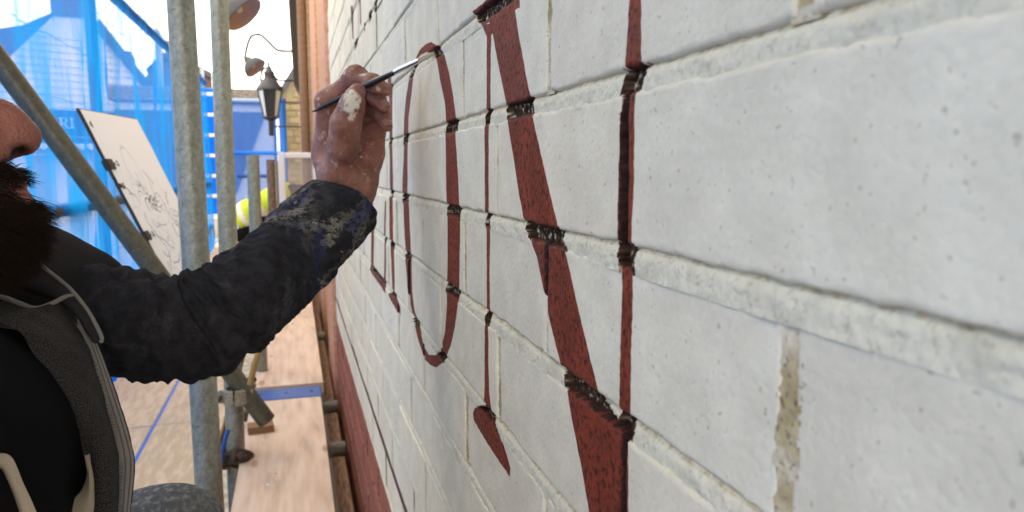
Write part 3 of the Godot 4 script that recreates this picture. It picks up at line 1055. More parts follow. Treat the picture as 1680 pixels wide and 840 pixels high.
func build_painter() -> void:
	var root := thing("person", "bearded person in paint-spattered dark jacket sitting on the deck, painting", "person", Vector3(-0.36, 0.0, -0.45))
	var body := MB.new()
	var f := Vector3(cos(0.30), 0, -sin(0.30))
	var sl := Vector3(-0.2339, 0.6553, -0.7170)
	var sr := Vector3(-0.235, 0.655, -0.30)
	var elbow := Vector3(-0.0806, 0.6234, -0.7357)
	var wrist := Vector3(0.0549, 0.7379, -0.8465)
	var nose := Vector3(-0.1484, 0.7935, -0.5199)
	var pitch := 0.43
	var hx := (f * cos(pitch) + Vector3.UP * sin(pitch)).normalized()
	var hy := (Vector3.UP * cos(pitch) - f * sin(pitch)).normalized()
	var hz := hx.cross(hy)
	var hb := Basis(hx, hy, hz)
	var head := Transform3D(hb, nose - hb * Vector3(0.122, -0.022, 0))
	var neck := head * Vector3(-0.035, -0.06, 0)
	# trunk, arms and legs
	var fld := Field.new()
	fld.group(0.05)
	fld.bone(Vector3(-0.36, 0.125, -0.38), Vector3(-0.36, 0.125, -0.53), 0.112, 0.112)
	for s in [-1.0, 1.0]:
		fld.bone(Vector3(-0.36, 0.14, -0.46 + 0.045 * s), Vector3(-0.31, 0.35, -0.46 + 0.045 * s), 0.105, 0.095)
		fld.bone(Vector3(-0.31, 0.35, -0.46 + 0.045 * s), Vector3(-0.255, 0.56, -0.46 + 0.06 * s), 0.095, 0.10)
	fld.bone(Vector3(-0.255, 0.57, -0.50), sl, 0.095, 0.052)
	fld.bone(Vector3(-0.255, 0.57, -0.42), sr, 0.095, 0.052)
	fld.bone(Vector3(-0.25, 0.63, -0.46), neck, 0.070, 0.054)
	fld.group(0.02)
	fld.bone(sl, elbow, 0.038, 0.026)
	fld.bone(elbow, wrist, 0.028, 0.022)
	fld.group(0.02)
	fld.bone(sr, Vector3(-0.27, 0.40, -0.25), 0.048, 0.038)
	fld.bone(Vector3(-0.27, 0.40, -0.25), Vector3(-0.09, 0.36, -0.33), 0.038, 0.026)
	fld.group(0.04)
	var lknee := Vector3(-0.1408, 0.3865, -0.7816)
	var rknee := Vector3(-0.02, 0.17, -0.26)
	fld.bone(Vector3(-0.36, 0.12, -0.53), lknee, 0.085, 0.042)
	fld.bone(lknee, Vector3(-0.15, 0.07, -0.86), 0.042, 0.034)
	fld.group(0.04)
	fld.bone(Vector3(-0.36, 0.12, -0.38), rknee, 0.088, 0.055)
	fld.bone(rknee, Vector3(-0.30, 0.06, -0.12), 0.054, 0.036)
	nets(body, fld.at, Vector3(-0.52, -0.03, -0.90), Vector3(0.12, 0.82, 0.0), 0.012)
	for k in body.v.size(): body.c[k] = Color(0.32, 0.14, 0.09)
	# head
	var hf := Field.new()
	hf.group(0.022)
	hf.bone(Vector3(-0.035, 0.035, 0), Vector3(0.025, 0.04, 0), 0.083, 0.080)
	for s in [-1.0, 1.0]:
		hf.bone(Vector3(0.015, -0.005, 0.022 * s), Vector3(0.055, -0.042, 0.014 * s), 0.053, 0.032)
		hf.bone(Vector3(-0.005, -0.040, 0.05 * s), Vector3(0.068, -0.067, 0.010 * s), 0.020, 0.0155)
		hf.bone(Vector3(0.062, -0.012, 0.036 * s), Vector3(0.035, -0.008, 0.056 * s), 0.020, 0.018)
		hf.bone(Vector3(0.088, 0.032, 0.012 * s), Vector3(0.062, 0.034, 0.046 * s), 0.013, 0.012)
	hf.bone(Vector3(-0.045, -0.06, 0), Vector3(-0.07, -0.16, 0), 0.056, 0.062)
	hf.group(0.010)
	hf.bone(Vector3(0.090, 0.022, 0), Vector3(0.108, -0.010, 0), 0.0085, 0.0085)
	hf.bone(Vector3(0.108, -0.010, 0), Vector3(0.1115, -0.022, 0), 0.0090, 0.0105)
	for s in [-1.0, 1.0]: hf.bone(Vector3(0.104, -0.023, 0.004 * s), Vector3(0.094, -0.026, 0.012 * s), 0.008, 0.0078)
	hf.group(0.006)
	hf.bone(Vector3(0.086, -0.044, -0.016), Vector3(0.093, -0.044, 0.0), 0.0055, 0.0068)
	hf.bone(Vector3(0.086, -0.044, 0.016), Vector3(0.093, -0.044, 0.0), 0.0055, 0.0068)
	hf.group(0.006)
	hf.bone(Vector3(0.085, -0.054, -0.014), Vector3(0.091, -0.055, 0.0), 0.0055, 0.0068)
	hf.bone(Vector3(0.085, -0.054, 0.014), Vector3(0.091, -0.055, 0.0), 0.0055, 0.0068)
	for s in [-1.0, 1.0]:
		hf.group(0.006)
		hf.bone(Vector3(-0.012, -0.022, 0.073 * s), Vector3(-0.02, 0.022, 0.082 * s), 0.006, 0.009)
		hf.bone(Vector3(-0.02, 0.022, 0.082 * s), Vector3(-0.034, 0.0, 0.084 * s), 0.007, 0.006)
		hf.carve.append([Vector3(0.092, 0.010, 0.032 * s), 0.014, 0.012])
		hf.carve.append([Vector3(0.1045, -0.0325, 0.0078 * s), 0.0058, 0.003])
	var mark := body.v.size()
	var hm := MB.new()
	nets(hm, hf.at, Vector3(-0.13, -0.15, -0.10), Vector3(0.13, 0.13, 0.10), 0.0032)
	for k in hm.v.size():
		var p := hm.v[k]
		body.tint = skin_tint(p * 0.8, []) * 0.66  # face skin darkened to stand in for the shade on it
		body.tint = body.tint.lerp(Color(0.40, 0.11, 0.085), clampf(1.0 - p.distance_to(Vector3(0.108, -0.018, 0)) / 0.03, 0, 1) * 0.6)
		if p.x > 0.082 and p.y < -0.041 and p.y > -0.066 and absf(p.z) < 0.02: body.tint = Color(0.36, 0.12, 0.10)
		for s in [-1.0, 1.0]: body.tint = body.tint.lerp(Color(0.02, 0.006, 0.005), clampf(2.2 - p.distance_to(Vector3(0.1045, -0.0305, 0.0080 * s)) / 0.0042, 0, 1))
		body.tint.a = 1.0
		body.vert(head * p)
	for k in range(0, hm.i.size()): body.i.append(hm.i[k] + mark)
	var head_end := body.v.size()
	# left hand round the brush
	var hand := Field.new()
	hand.group(0.014)
	var palm_l := Vector3(0.0430, 0.7838, -0.8632)
	var palm_r := Vector3(0.0820, 0.7873, -0.8552)
	var imcp := Vector3(0.0388, 0.8419, -0.8508)
	var mmcp := Vector3(0.0440, 0.8468, -0.8750)
	var rmcp := Vector3(0.0535, 0.8412, -0.8883)
	var pmcp := Vector3(0.0661, 0.8306, -0.8938)
	hand.bone(Vector3(0.0505, 0.7222, -0.8469), Vector3(0.0527, 0.7516, -0.8479), 0.0260, 0.0255)
	hand.bone(Vector3(0.0574, 0.7219, -0.8490), Vector3(0.0651, 0.7528, -0.8506), 0.0215, 0.0240)
	hand.bone(Vector3(0.0527, 0.7516, -0.8479), palm_l, 0.0255, 0.0205)
	hand.bone(Vector3(0.0664, 0.7528, -0.8503), palm_r, 0.0245, 0.0150)
	hand.bone(palm_l, imcp, 0.0200, 0.0125)
	hand.bone(Vector3(0.0508, 0.7873, -0.8676), mmcp, 0.0190, 0.0128)
	hand.bone(Vector3(0.0641, 0.7875, -0.8711), rmcp, 0.0170, 0.0120)
	hand.bone(palm_r, pmcp, 0.0150, 0.0115)
	hand.bone(Vector3(0.0819, 0.7789, -0.8489), Vector3(0.0875, 0.8047, -0.8589), 0.0125, 0.0115)
	hand.bone(Vector3(0.0509, 0.7667, -0.8335), Vector3(0.0523, 0.7960, -0.8126), 0.0185, 0.0150)   # ball of the thumb
	var chains := [
		[Vector3(0.0523, 0.7960, -0.8126), Vector3(0.0546, 0.8147, -0.8006), Vector3(0.0605, 0.8336, -0.7897), Vector3(0.0663, 0.8484, -0.7867), 0.0145, 0.0122, 0.0118, 0.0090],
		[imcp, Vector3(0.0692, 0.8680, -0.8324), Vector3(0.0861, 0.8599, -0.8127), Vector3(0.0985, 0.8523, -0.8039), 0.0125, 0.0100, 0.0086, 0.0068],
		[mmcp, Vector3(0.0785, 0.8564, -0.8513), Vector3(0.0908, 0.8467, -0.8296), Vector3(0.0970, 0.8345, -0.8157), 0.0124, 0.0100, 0.0088, 0.0070],
		[rmcp, Vector3(0.0855, 0.8420, -0.8716), Vector3(0.0974, 0.8279, -0.8442), Vector3(0.1008, 0.8150, -0.8290), 0.0120, 0.0098, 0.0086, 0.0068],
		[pmcp, Vector3(0.0876, 0.8261, -0.8826), Vector3(0.0950, 0.8125, -0.8619), Vector3(0.0947, 0.7996, -0.8498), 0.0112, 0.0088, 0.0076, 0.0062],
	]
	var sizes := [0.012, 0.010, 0.007, 0.007, 0.007]
	for k in 5:
		var c: Array = chains[k]
		hand.group(sizes[k])
		for j in 3: hand.bone(c[j], c[j + 1], c[4 + j], c[5 + j])
		hand.bone(c[1], c[1] + (c[2] - c[1]) * 0.05, c[5] * 1.06, c[5] * 1.06)   # knuckle
	var spots := [[Vector3(0.0592, 0.8375, -0.7780), 0.0105, Vector3(1.35, 0.8, 0.8)], [Vector3(0.0602, 0.8254, -0.7793), 0.0062, Vector3(1.3, 0.7, 1)], [Vector3(0.0633, 0.8339, -0.7773), 0.005], [Vector3(0.0678, 0.8384, -0.7787), 0.0028, Vector3(1.6, 0.7, 1)],
		[Vector3(0.0553, 0.8726, -0.8266), 0.0026], [Vector3(0.0488, 0.8674, -0.8279), 0.0020], [Vector3(0.0755, 0.8687, -0.8149), 0.0032, Vector3(0.6, 1.6, 1)], [Vector3(0.0388, 0.8517, -0.8289), 0.0018], [Vector3(0.0300, 0.8441, -0.8410), 0.0022], [Vector3(0.0421, 0.8203, -0.8239), 0.0034, Vector3(0.9, 0.9, 1)],
		[Vector3(0.0505, 0.7786, -0.8214), 0.0038, Vector3(0.6, 1.6, 1)], [Vector3(0.0721, 0.7787, -0.8308), 0.0030, Vector3(1.4, 0.6, 1)], [Vector3(0.0571, 0.8038, -0.7964), 0.0036, Vector3(1.2, 0.8, 1)], [Vector3(0.0764, 0.7532, -0.8263), 0.0030], [Vector3(0.0673, 0.8007, -0.8140), 0.0022], [Vector3(0.0893, 0.8537, -0.8015), 0.0026], [Vector3(0.0374, 0.8163, -0.8353), 0.0016], [Vector3(0.0427, 0.7468, -0.8250), 0.0025, Vector3(0.7, 1.4, 1)]]
	var wave := func(p: Vector3) -> float: return hand.at(p) + noise.get_noise_3dv(p * 480.0) * 0.0009 + absf(noise.get_noise_3dv(Vector3(p.x * 900.0, p.y * 2600.0, p.z * 900.0))) * 0.0014
	mark = body.v.size()
	nets(body, wave, Vector3(0.0566, 0.7871, -0.8522) - Vector3(0.075, 0.105, 0.085), Vector3(0.0566, 0.7871, -0.8522) + Vector3(0.075, 0.125, 0.105), 0.0020)
	for k in range(mark, body.v.size()): body.c[k] = skin_tint(body.v[k], spots)
	var nails := MB.new()
	for k in [1, 2, 3]:
		var c: Array = chains[k]
		var d: Vector3 = (c[3] - c[2]).normalized()
		var up := (Vector3(0.25, 0.9, 0.5) - d * Vector3(0.25, 0.9, 0.5).dot(d)).normalized()
		var sd := d.cross(up)
		var rows := []
		for r in 5:
			var row := []
			for q in 7:
				var a := (q / 6.0 - 0.5) * 1.7
				row.append(c[3] + d * (r / 4.0 * 0.009 - 0.004) + (up * cos(a) + sd * sin(a)) * (c[7] * 1.04 + 0.0008 - 0.0016 * (r / 4.0) * (r / 4.0)))
			rows.append(row)
		nails.sheet(rows)
	wpart("fingernails", nails.done(), M.nail, root)
	for s in [-1.0, 1.0]:
		var eye := MB.new()
		var prof := []
		for k in 13: prof.append(Vector2(sin(PI * k / 12.0) * 0.0118, -cos(PI * k / 12.0) * 0.0118))
		eye.lathe(Transform3D(Basis(), head * Vector3(0.0765, 0.010, 0.032 * s)), prof, 16)
		wpart("eye", eye.done(), M.eye, root)
	# beard and hair: strands rooted on the skin
	var face := func(p: Vector3) -> float:
		if p.x < -0.015 or p.y > -0.030 or p.y < -0.125: return 0.0
		if p.x > 0.078 and p.y > -0.0590 and p.y < -0.0465 and absf(p.z) < 0.020: return 0.0
		if p.y > -0.045 and (p.x < 0.084 or absf(p.z) > 0.028): return 0.0
		if p.x > 0.097 and p.y > -0.037: return 0.0
		if p.x < 0.0 and p.y < -0.10: return 0.0
		if p.y > -0.048: return 0.24
		if p.y < -0.074 and p.x < 0.05: return 0.0
		return clampf((-0.030 - p.y) / 0.022, 0.2, 1.0) * clampf((p.x + 0.03) / 0.10, 0.30, 1.0)
	for k in range(head_end - hm.v.size(), head_end):   # beard roots darken the skin; the shade on the neck is painted too
		var q := head.affine_inverse() * body.v[k]
		if face.call(q) > 0.0 or (q.y < -0.07 and q.x > -0.05): body.c[k] = body.c[k].lerp(Color(0.012, 0.008, 0.006), 0.9)
	var beard := MB.new()
	strands(beard, body, head_end - hm.v.size(), head_end, head, face, 28000, 0.0180, (Vector3.DOWN * 0.75 + f * 0.55).normalized())
	wpart("beard", beard.done(), M.hair, root)
	var scalp := func(p: Vector3) -> float: return 1.0 if p.y > 0.05 + maxf(p.x, 0.0) * 0.5 or (p.x < -0.04 and p.y > -0.045) else 0.0
	var hair := MB.new()
	strands(hair, body, head_end - hm.v.size(), head_end, head, scalp, 7000, 0.022, (Vector3.DOWN * 0.4 - f * 0.6).normalized())
	wpart("hair", hair.done(), M.hair, root)
	wpart("body", body.done(), M.skin, root)
	# shirt and trousers follow the body
	var shirt := MB.new()
	var trunk := Field.new()
	trunk.groups = [fld.groups[0].slice(0, 7)]
	trunk.blend = [0.05]
	nets(shirt, func(p: Vector3) -> float: return maxf(trunk.at(p) - 0.010 + noise.get_noise_3dv(p * 60.0) * 0.006, p.y - 0.685), Vector3(-0.52, 0.05, -0.75), Vector3(-0.05, 0.72, -0.15), 0.012)
	wpart("shirt", shirt.done(), M.black_cloth, root)
	var legs := Field.new()
	legs.groups = [fld.groups[0].slice(0, 1), fld.groups[3], fld.groups[4]]
	legs.blend = [0.05, 0.05, 0.05]
	var trousers := MB.new()
	nets(trousers, func(p: Vector3) -> float: return legs.at(p) - 0.010 + noise.get_noise_3dv(Vector3(p.x * 60.0, p.y * 110.0, p.z * 60.0)) * 0.009, Vector3(-0.54, -0.02, -0.88), Vector3(0.14, 0.60, 0.0), 0.010)
	wpart("trousers", trousers.done(), M.trousers, root)
	for s in 2:
		var at: Vector3 = [Vector3(-0.15, 0.0, -0.86), Vector3(-0.30, 0.0, -0.12)][s]
		var toe: Vector3 = [Vector3(0.9, 0, -0.3), Vector3(-0.8, 0, 0.5)][s].normalized()
		var bf := Field.new()
		bf.group(0.03)
		bf.bone(at + Vector3(0, 0.045, 0) - toe * 0.05, at + toe * 0.15 + Vector3(0, 0.035, 0), 0.04, 0.034)
		bf.bone(at + Vector3(0, 0.045, 0) - toe * 0.02, at + Vector3(0, 0.13, 0), 0.042, 0.046)
		var boot := MB.new()
		nets(boot, func(p: Vector3) -> float: return maxf(bf.at(p), 0.002 - p.y), at - Vector3(0.22, 0.01, 0.22), at + Vector3(0.22, 0.2, 0.22), 0.012)
		wpart("boot", boot.done(), M.black_cloth, root)
	# jacket: back and right side
	var back := MB.new()
	nets(back, func(p: Vector3) -> float:
		var d := trunk.at(p) - 0.022 + noise.get_noise_3dv(p * 50.0) * 0.008
		d = maxf(d, -(trunk.at(p) - 0.012))
		return maxf(maxf(d, (p - Vector3(-0.225, 0.5, -0.46)).dot(Vector3(0.97, 0.22, 0.1))), 0.20 - p.y), Vector3(-0.54, 0.1, -0.78), Vector3(-0.05, 0.80, -0.15), 0.010)
	wpart("jacket_back", back.done(), M.jacket, root)
	var rs := MB.new()
	rs.tube(curve([sr + Vector3(0, 0.01, -0.03), sr.lerp(Vector3(-0.27, 0.40, -0.25), 0.5), Vector3(-0.27, 0.39, -0.25), Vector3(-0.18, 0.37, -0.29), Vector3(-0.11, 0.362, -0.32)], 24), 0.056, 24, false)
	wpart("sleeve", rs.done(), M.jacket, root)
	# jacket: the left sleeve, wrinkled and spattered
	var path := curve([Vector3(-0.2648, 0.6668, -0.7381), Vector3(-0.2276, 0.6560, -0.7205), Vector3(-0.1926, 0.6434, -0.7085), Vector3(-0.1506, 0.6329, -0.7104), Vector3(-0.1102, 0.6238, -0.7204), Vector3(-0.0765, 0.6268, -0.7350), Vector3(-0.0463, 0.6455, -0.7546), Vector3(-0.0174, 0.6669, -0.7855), Vector3(0.0143, 0.6940, -0.8110), Vector3(0.0473, 0.7268, -0.8369)], 220)
	var radii := [0.052, 0.054, 0.0545, 0.0495, 0.0468, 0.0475, 0.0455, 0.0440, 0.0440, 0.0455]
	var sleeve := MB.new()
	var n := 120
	var x := Vector3.UP
	var inside := []
	var toward := (Vector3(0.0861, 0.7015, -0.8274) - Vector3(0.0097, 0.7483, -0.8560)).normalized()
	for k in path.size():
		var t: Vector3 = ((path[mini(k + 1, path.size() - 1)] as Vector3) - (path[maxi(k - 1, 0)] as Vector3)).normalized()
		x = (x - t * x.dot(t)).normalized()
		var y := t.cross(x)
		var g := float(k) / (path.size() - 1)
		var ri := g * (radii.size() - 1)
		var r: float = lerpf(radii[int(ri)], radii[mini(int(ri) + 1, radii.size() - 1)], ri - int(ri))
		var ring := []
		for j in n + 1:
			var a := TAU * j / n
			var o := x * cos(a) + y * sin(a)
			var c := Vector3(cos(a), sin(a), 0)
			# folds run across the sleeve; tightest round the elbow, soft near the cuff
			var fold := noise.get_noise_3d(g * 150.0 + cos(a + 0.6) * 8.0, sin(a) * 4.0, cos(a) * 4.0)
			var fold2 := noise.get_noise_3d(g * 90.0 + sin(a) * 14.0, cos(a) * 8.0 + 40.0, 9.0)
			var amp := 0.0027 + 0.0030 * exp(-pow((g - 0.52) / 0.13, 2.0)) - 0.0018 * smoothstep(0.86, 0.97, g)
			var h := -amp * absf(fold) * 2.6 + 0.004 * fold2 + amp
			if g > 0.905 and g < 0.925: h -= 0.0014   # the cuff seam
			if g > 0.985: h -= 0.0012 * (g - 0.985) / 0.015
			var shear := t * toward.dot(o) * 0.013 * smoothstep(0.8, 1.0, g)
			sleeve.vert(path[k] + o * (r + h) + shear, Vector2(g, float(j) / n))
			if k == path.size() - 1: inside.append([path[k] + o * (r + h) + shear, o, t])
		sleeve.seam.append(sleeve.v.size() - 1); sleeve.seam.append(sleeve.v.size() - 1 - n)
	for k in path.size() - 1:
		for j in n:
			var a := k * (n + 1) + j
			sleeve.quad(a, a + 1, a + n + 2, a + n + 1)
	var lip := []
	for d in [0.0, 0.0012, 0.02, 0.05]:
		var row := []
		for e in inside: row.append(e[0] - e[1] * (0.0 if d == 0.0 else 0.0028 + d * 0.12) - e[2] * d + e[2] * (0.0012 if d == 0.0012 else 0.0))
		lip.append(row)
	sleeve.sheet(lip)
	wpart("sleeve", sleeve.done(), M.sleeve, root).set_meta("label", "paint-smeared left sleeve")
	# jacket: open left front with its zip, collar and cord
	var ia := [Vector3(-0.1989, 0.6747, -0.5409), Vector3(-0.1755, 0.6651, -0.5380), Vector3(-0.1650, 0.6454, -0.5356), Vector3(-0.1511, 0.6251, -0.5310), Vector3(-0.1420, 0.5992, -0.5250), Vector3(-0.1352, 0.5794, -0.5152), Vector3(-0.1311, 0.5551, -0.5036), Vector3(-0.1298, 0.5321, -0.4919)]
	var zi := [Vector3(-0.1635, 0.6753, -0.5988), Vector3(-0.1526, 0.6538, -0.5876), Vector3(-0.1430, 0.6367, -0.5773), Vector3(-0.1327, 0.6081, -0.5601), Vector3(-0.1240, 0.5837, -0.5450), Vector3(-0.1203, 0.5702, -0.5338), Vector3(-0.1196, 0.5459, -0.5200), Vector3(-0.1204, 0.5228, -0.5069)]
	var zo := [Vector3(-0.1555, 0.6763, -0.5986), Vector3(-0.1469, 0.6576, -0.5895), Vector3(-0.1386, 0.6403, -0.5796), Vector3(-0.1249, 0.6087, -0.5600), Vector3(-0.1146, 0.5812, -0.5430), Vector3(-0.1110, 0.5677, -0.5318), Vector3(-0.1120, 0.5455, -0.5188), Vector3(-0.1137, 0.5223, -0.5059)]
	var out := [Vector3(-0.1854, 0.6623, -0.6719), Vector3(-0.1774, 0.6434, -0.6672), Vector3(-0.1666, 0.6250, -0.6512), Vector3(-0.1512, 0.5891, -0.6316), Vector3(-0.1398, 0.5578, -0.6137), Vector3(-0.1353, 0.5430, -0.6000), Vector3(-0.1365, 0.5175, -0.5866), Vector3(-0.1386, 0.4908, -0.5734)]
	var low := [Vector3(-0.20, 0.52, -0.60), Vector3(-0.22, 0.50, -0.60), Vector3(-0.24, 0.45, -0.60), Vector3(-0.25, 0.42, -0.59), Vector3(-0.26, 0.38, -0.58), Vector3(-0.27, 0.34, -0.57), Vector3(-0.28, 0.30, -0.56), Vector3(-0.29, 0.25, -0.55)]
	wpart("jacket_lining", between(ia, zi, 60, 16, Vector3(0.006, 0, 0.010), 0.0012).done(), M.fleece, root)
	wpart("jacket_front", between(zo, out, 50, 8, Vector3(0.004, 0, 0), 0.001).done(), M.jacket, root)
	wpart("jacket_front", between(out, low, 50, 8, Vector3(0.0, 0, -0.02), 0.002).done(), M.jacket, root)
	var zip := between(zi, zo, 140, 5, Vector3(0.0008, 0, 0.0016), 0.0003)
	wpart("zip_tape", zip.done(), M.zip, root)
	var czi := curve(zi, 90)
	var czo := curve(zo, 90)
	var teeth := MB.new()
	for k in 90:
		var p: Vector3 = (czi[k] as Vector3).lerp(czo[k], 0.12)
		var d: Vector3 = ((czo[k] as Vector3) - (czi[k] as Vector3)).normalized()
		var along: Vector3 = ((czi[mini(k + 1, 90)] as Vector3) - (czi[maxi(k - 1, 0)] as Vector3)).normalized()
		teeth.box(Transform3D(Basis(d, along, d.cross(along)).orthonormalized(), p), Vector3(0.0034, 0.0016, 0.0022), 0.0003)
	var te := wpart("zip_teeth", teeth.done(), M.zip, root)
	for e in [0.45, 0.8]:   # two stitch lines as fine cords
		var q := []
		for k in 91: q.append((czi[k] as Vector3).lerp(czo[k], e) + Vector3(0, 0, 0.0012))
		var st := MB.new()
		st.tube(q, 0.00055, 6, false)
		wpart("stitching", st.done(), M.zip_dark, root)
	var pipe := MB.new()
	pipe.tube(curve([Vector3(-0.2138, 0.6864, -0.5657), Vector3(-0.1940, 0.6828, -0.5689), Vector3(-0.1840, 0.6778, -0.5705), Vector3(-0.1753, 0.6727, -0.5747), Vector3(-0.1668, 0.6746, -0.5808), Vector3(-0.1593, 0.6781, -0.5863), Vector3(-0.1535, 0.6779, -0.5909)], 40), 0.0017, 10)
	wpart("piping", pipe.done(), M.zip, root)
	var cord_pts := [Vector3(-0.1990, 0.7138, -0.6142), Vector3(-0.1878, 0.7065, -0.6078), Vector3(-0.1735, 0.6958, -0.6001), Vector3(-0.1577, 0.6829, -0.5917), Vector3(-0.1462, 0.6688, -0.5844), Vector3(-0.1386, 0.6558, -0.5784), Vector3(-0.1356, 0.6482, -0.5755), Vector3(-0.1367, 0.6458, -0.5745)]
	var cord := MB.new()
	cord.tube(curve(cord_pts, 50), 0.0015, 12)
	wpart("collar_cord", cord.done(), M.zip, root)
	var inner := [Vector3(-0.2106, 0.7004, -0.5897), Vector3(-0.2005, 0.6933, -0.5910), Vector3(-0.1902, 0.6870, -0.5924), Vector3(-0.1788, 0.6801, -0.5934), Vector3(-0.1680, 0.6749, -0.5948), Vector3(-0.1575, 0.6697, -0.5879), Vector3(-0.1492, 0.6590, -0.5830), Vector3(-0.1422, 0.6480, -0.5785)]
	wpart("collar", between(inner, cord_pts, 40, 10, Vector3(0, 0, 0.006), 0.001).done(), M.jacket, root)
	var yoke := [Vector3(-0.2190, 0.6844, -0.5796), Vector3(-0.2051, 0.6818, -0.5805), Vector3(-0.1958, 0.6794, -0.5847), Vector3(-0.1892, 0.6752, -0.5864), Vector3(-0.1798, 0.6702, -0.5893), Vector3(-0.1710, 0.6722, -0.5954), Vector3(-0.1629, 0.6760, -0.5998), Vector3(-0.1558, 0.6765, -0.5998)]
	var hem := [Vector3(-0.2067, 0.6670, -0.5423), Vector3(-0.1990, 0.6708, -0.5405), Vector3(-0.1849, 0.6673, -0.5379), Vector3(-0.1755, 0.6651, -0.5380), Vector3(-0.1688, 0.6545, -0.5504), Vector3(-0.1652, 0.6582, -0.5709), Vector3(-0.1623, 0.6670, -0.5921), Vector3(-0.1526, 0.6538, -0.5876)]
	wpart("jacket_lining", between(hem, yoke, 40, 8, Vector3(0, 0, 0.004), 0.001).done(), M.fleece, root)
	wpart("collar", between(yoke, inner, 40, 8, Vector3(0, 0, -0.006), 0.001).done(), M.jacket, root)
	var shoulder := MB.new()
	var sf := Field.new()
	sf.group(0.04)
	sf.bone(sl + Vector3(-0.02, 0.0, 0.02), Vector3(-0.2188, 0.6678, -0.7246), 0.05, 0.042)
	sf.bone(Vector3(-0.2352, 0.6777, -0.7202), Vector3(-0.1796, 0.6574, -0.7169), 0.034, 0.040)
	sf.bone(sl, Vector3(-0.255, 0.68, -0.52), 0.055, 0.055)
	nets(shoulder, func(p: Vector3) -> float: return sf.at(p) + noise.get_noise_3dv(p * 90.0) * 0.006, Vector3(-0.36, 0.55, -0.76), Vector3(-0.04, 0.80, -0.42), 0.008)
	wpart("jacket_shoulder", shoulder.done(), M.jacket, root)
	var hv := between([Vector3(-0.1726, 0.7096, -0.5322), Vector3(-0.1667, 0.7077, -0.5303), Vector3(-0.1608, 0.7058, -0.5283)], [Vector3(-0.1720, 0.7152, -0.5380), Vector3(-0.1661, 0.7113, -0.5358), Vector3(-0.1595, 0.7066, -0.5332)], 10, 4)
	wpart("vest_edge", hv.done(), M.hi_vis, root)
	var pk := between([Vector3(-0.1749, 0.5566, -0.5031), Vector3(-0.1603, 0.5592, -0.4991), Vector3(-0.1426, 0.5624, -0.4964), Vector3(-0.1343, 0.5678, -0.4998), Vector3(-0.1317, 0.5784, -0.5046), Vector3(-0.1334, 0.5884, -0.5085)], [Vector3(-0.1737, 0.5373, -0.4951), Vector3(-0.1592, 0.5410, -0.4913), Vector3(-0.1389, 0.5438, -0.4877), Vector3(-0.1278, 0.5540, -0.4920), Vector3(-0.1277, 0.5727, -0.4996), Vector3(-0.1311, 0.5880, -0.5078)], 40, 8, Vector3(0, 0, 0.004), 0.0006)
	wpart("apron_pocket", pk.done(), M.canvas, root)
	var sp := between([Vector3(-0.1563, 0.6185, -0.4161), Vector3(-0.1474, 0.6191, -0.4135), Vector3(-0.1427, 0.6132, -0.4093), Vector3(-0.1376, 0.6019, -0.4043), Vector3(-0.1333, 0.5878, -0.3991)], [Vector3(-0.1530, 0.6258, -0.4161), Vector3(-0.1424, 0.6252, -0.4128), Vector3(-0.1362, 0.6138, -0.4074), Vector3(-0.1311, 0.6050, -0.4027), Vector3(-0.1235, 0.5878, -0.3962)], 30, 6, Vector3(0, 0, 0.003), 0.0006)
	wpart("apron_strap", sp.done(), M.canvas, root)
	# the brush
	var butt := Vector3(0.0220, 0.8305, -0.8449)
	var tip := Vector3(0.1404, 0.8846, -0.7466)
	var d := (tip - butt).normalized()
	var l := butt.distance_to(tip)
	var br := thing("paintbrush", "thin black paintbrush with silver ferrule held in the hand", "paintbrush", butt)
	var hnd := MB.new()
	hnd.tube([butt, butt + d * 0.004, butt + d * l * 0.2, butt + d * l * 0.5, butt + d * l * 0.64, butt + d * l * 0.70], [0.0004, 0.0012, 0.0026, 0.0036, 0.0030, 0.0025], 16)
	wpart("handle", hnd.done(), M.gloss_black, br)
	var fer := MB.new()
	fer.tube([butt + d * l * 0.69, butt + d * l * 0.72, butt + d * l * 0.725, butt + d * l * 0.74, butt + d * l * 0.88], [0.0026, 0.0027, 0.0029, 0.0027, 0.0025], 16)
	wpart("ferrule", fer.done(), M.chrome, br)
	var hairs := MB.new()
	for k in 90:
		var a := rng.randf() * TAU
		var rr := sqrt(rng.randf()) * 0.0023
		var s := (d.cross(Vector3.UP).normalized() * cos(a) + d.cross(d.cross(Vector3.UP)).normalized() * sin(a)) * rr
		var e := tip + s * 0.35 + Vector3(rng.randfn(), rng.randfn(), rng.randfn()) * 0.0006 - d * rng.randf() * 0.003
		hairs.tube([butt + d * l * 0.87 + s, (butt + d * l * 0.94) + s * 1.1, e], [0.00028, 0.00024, 0.0001], 5, false)
	wpart("bristles", hairs.done(), M.bristle, br)

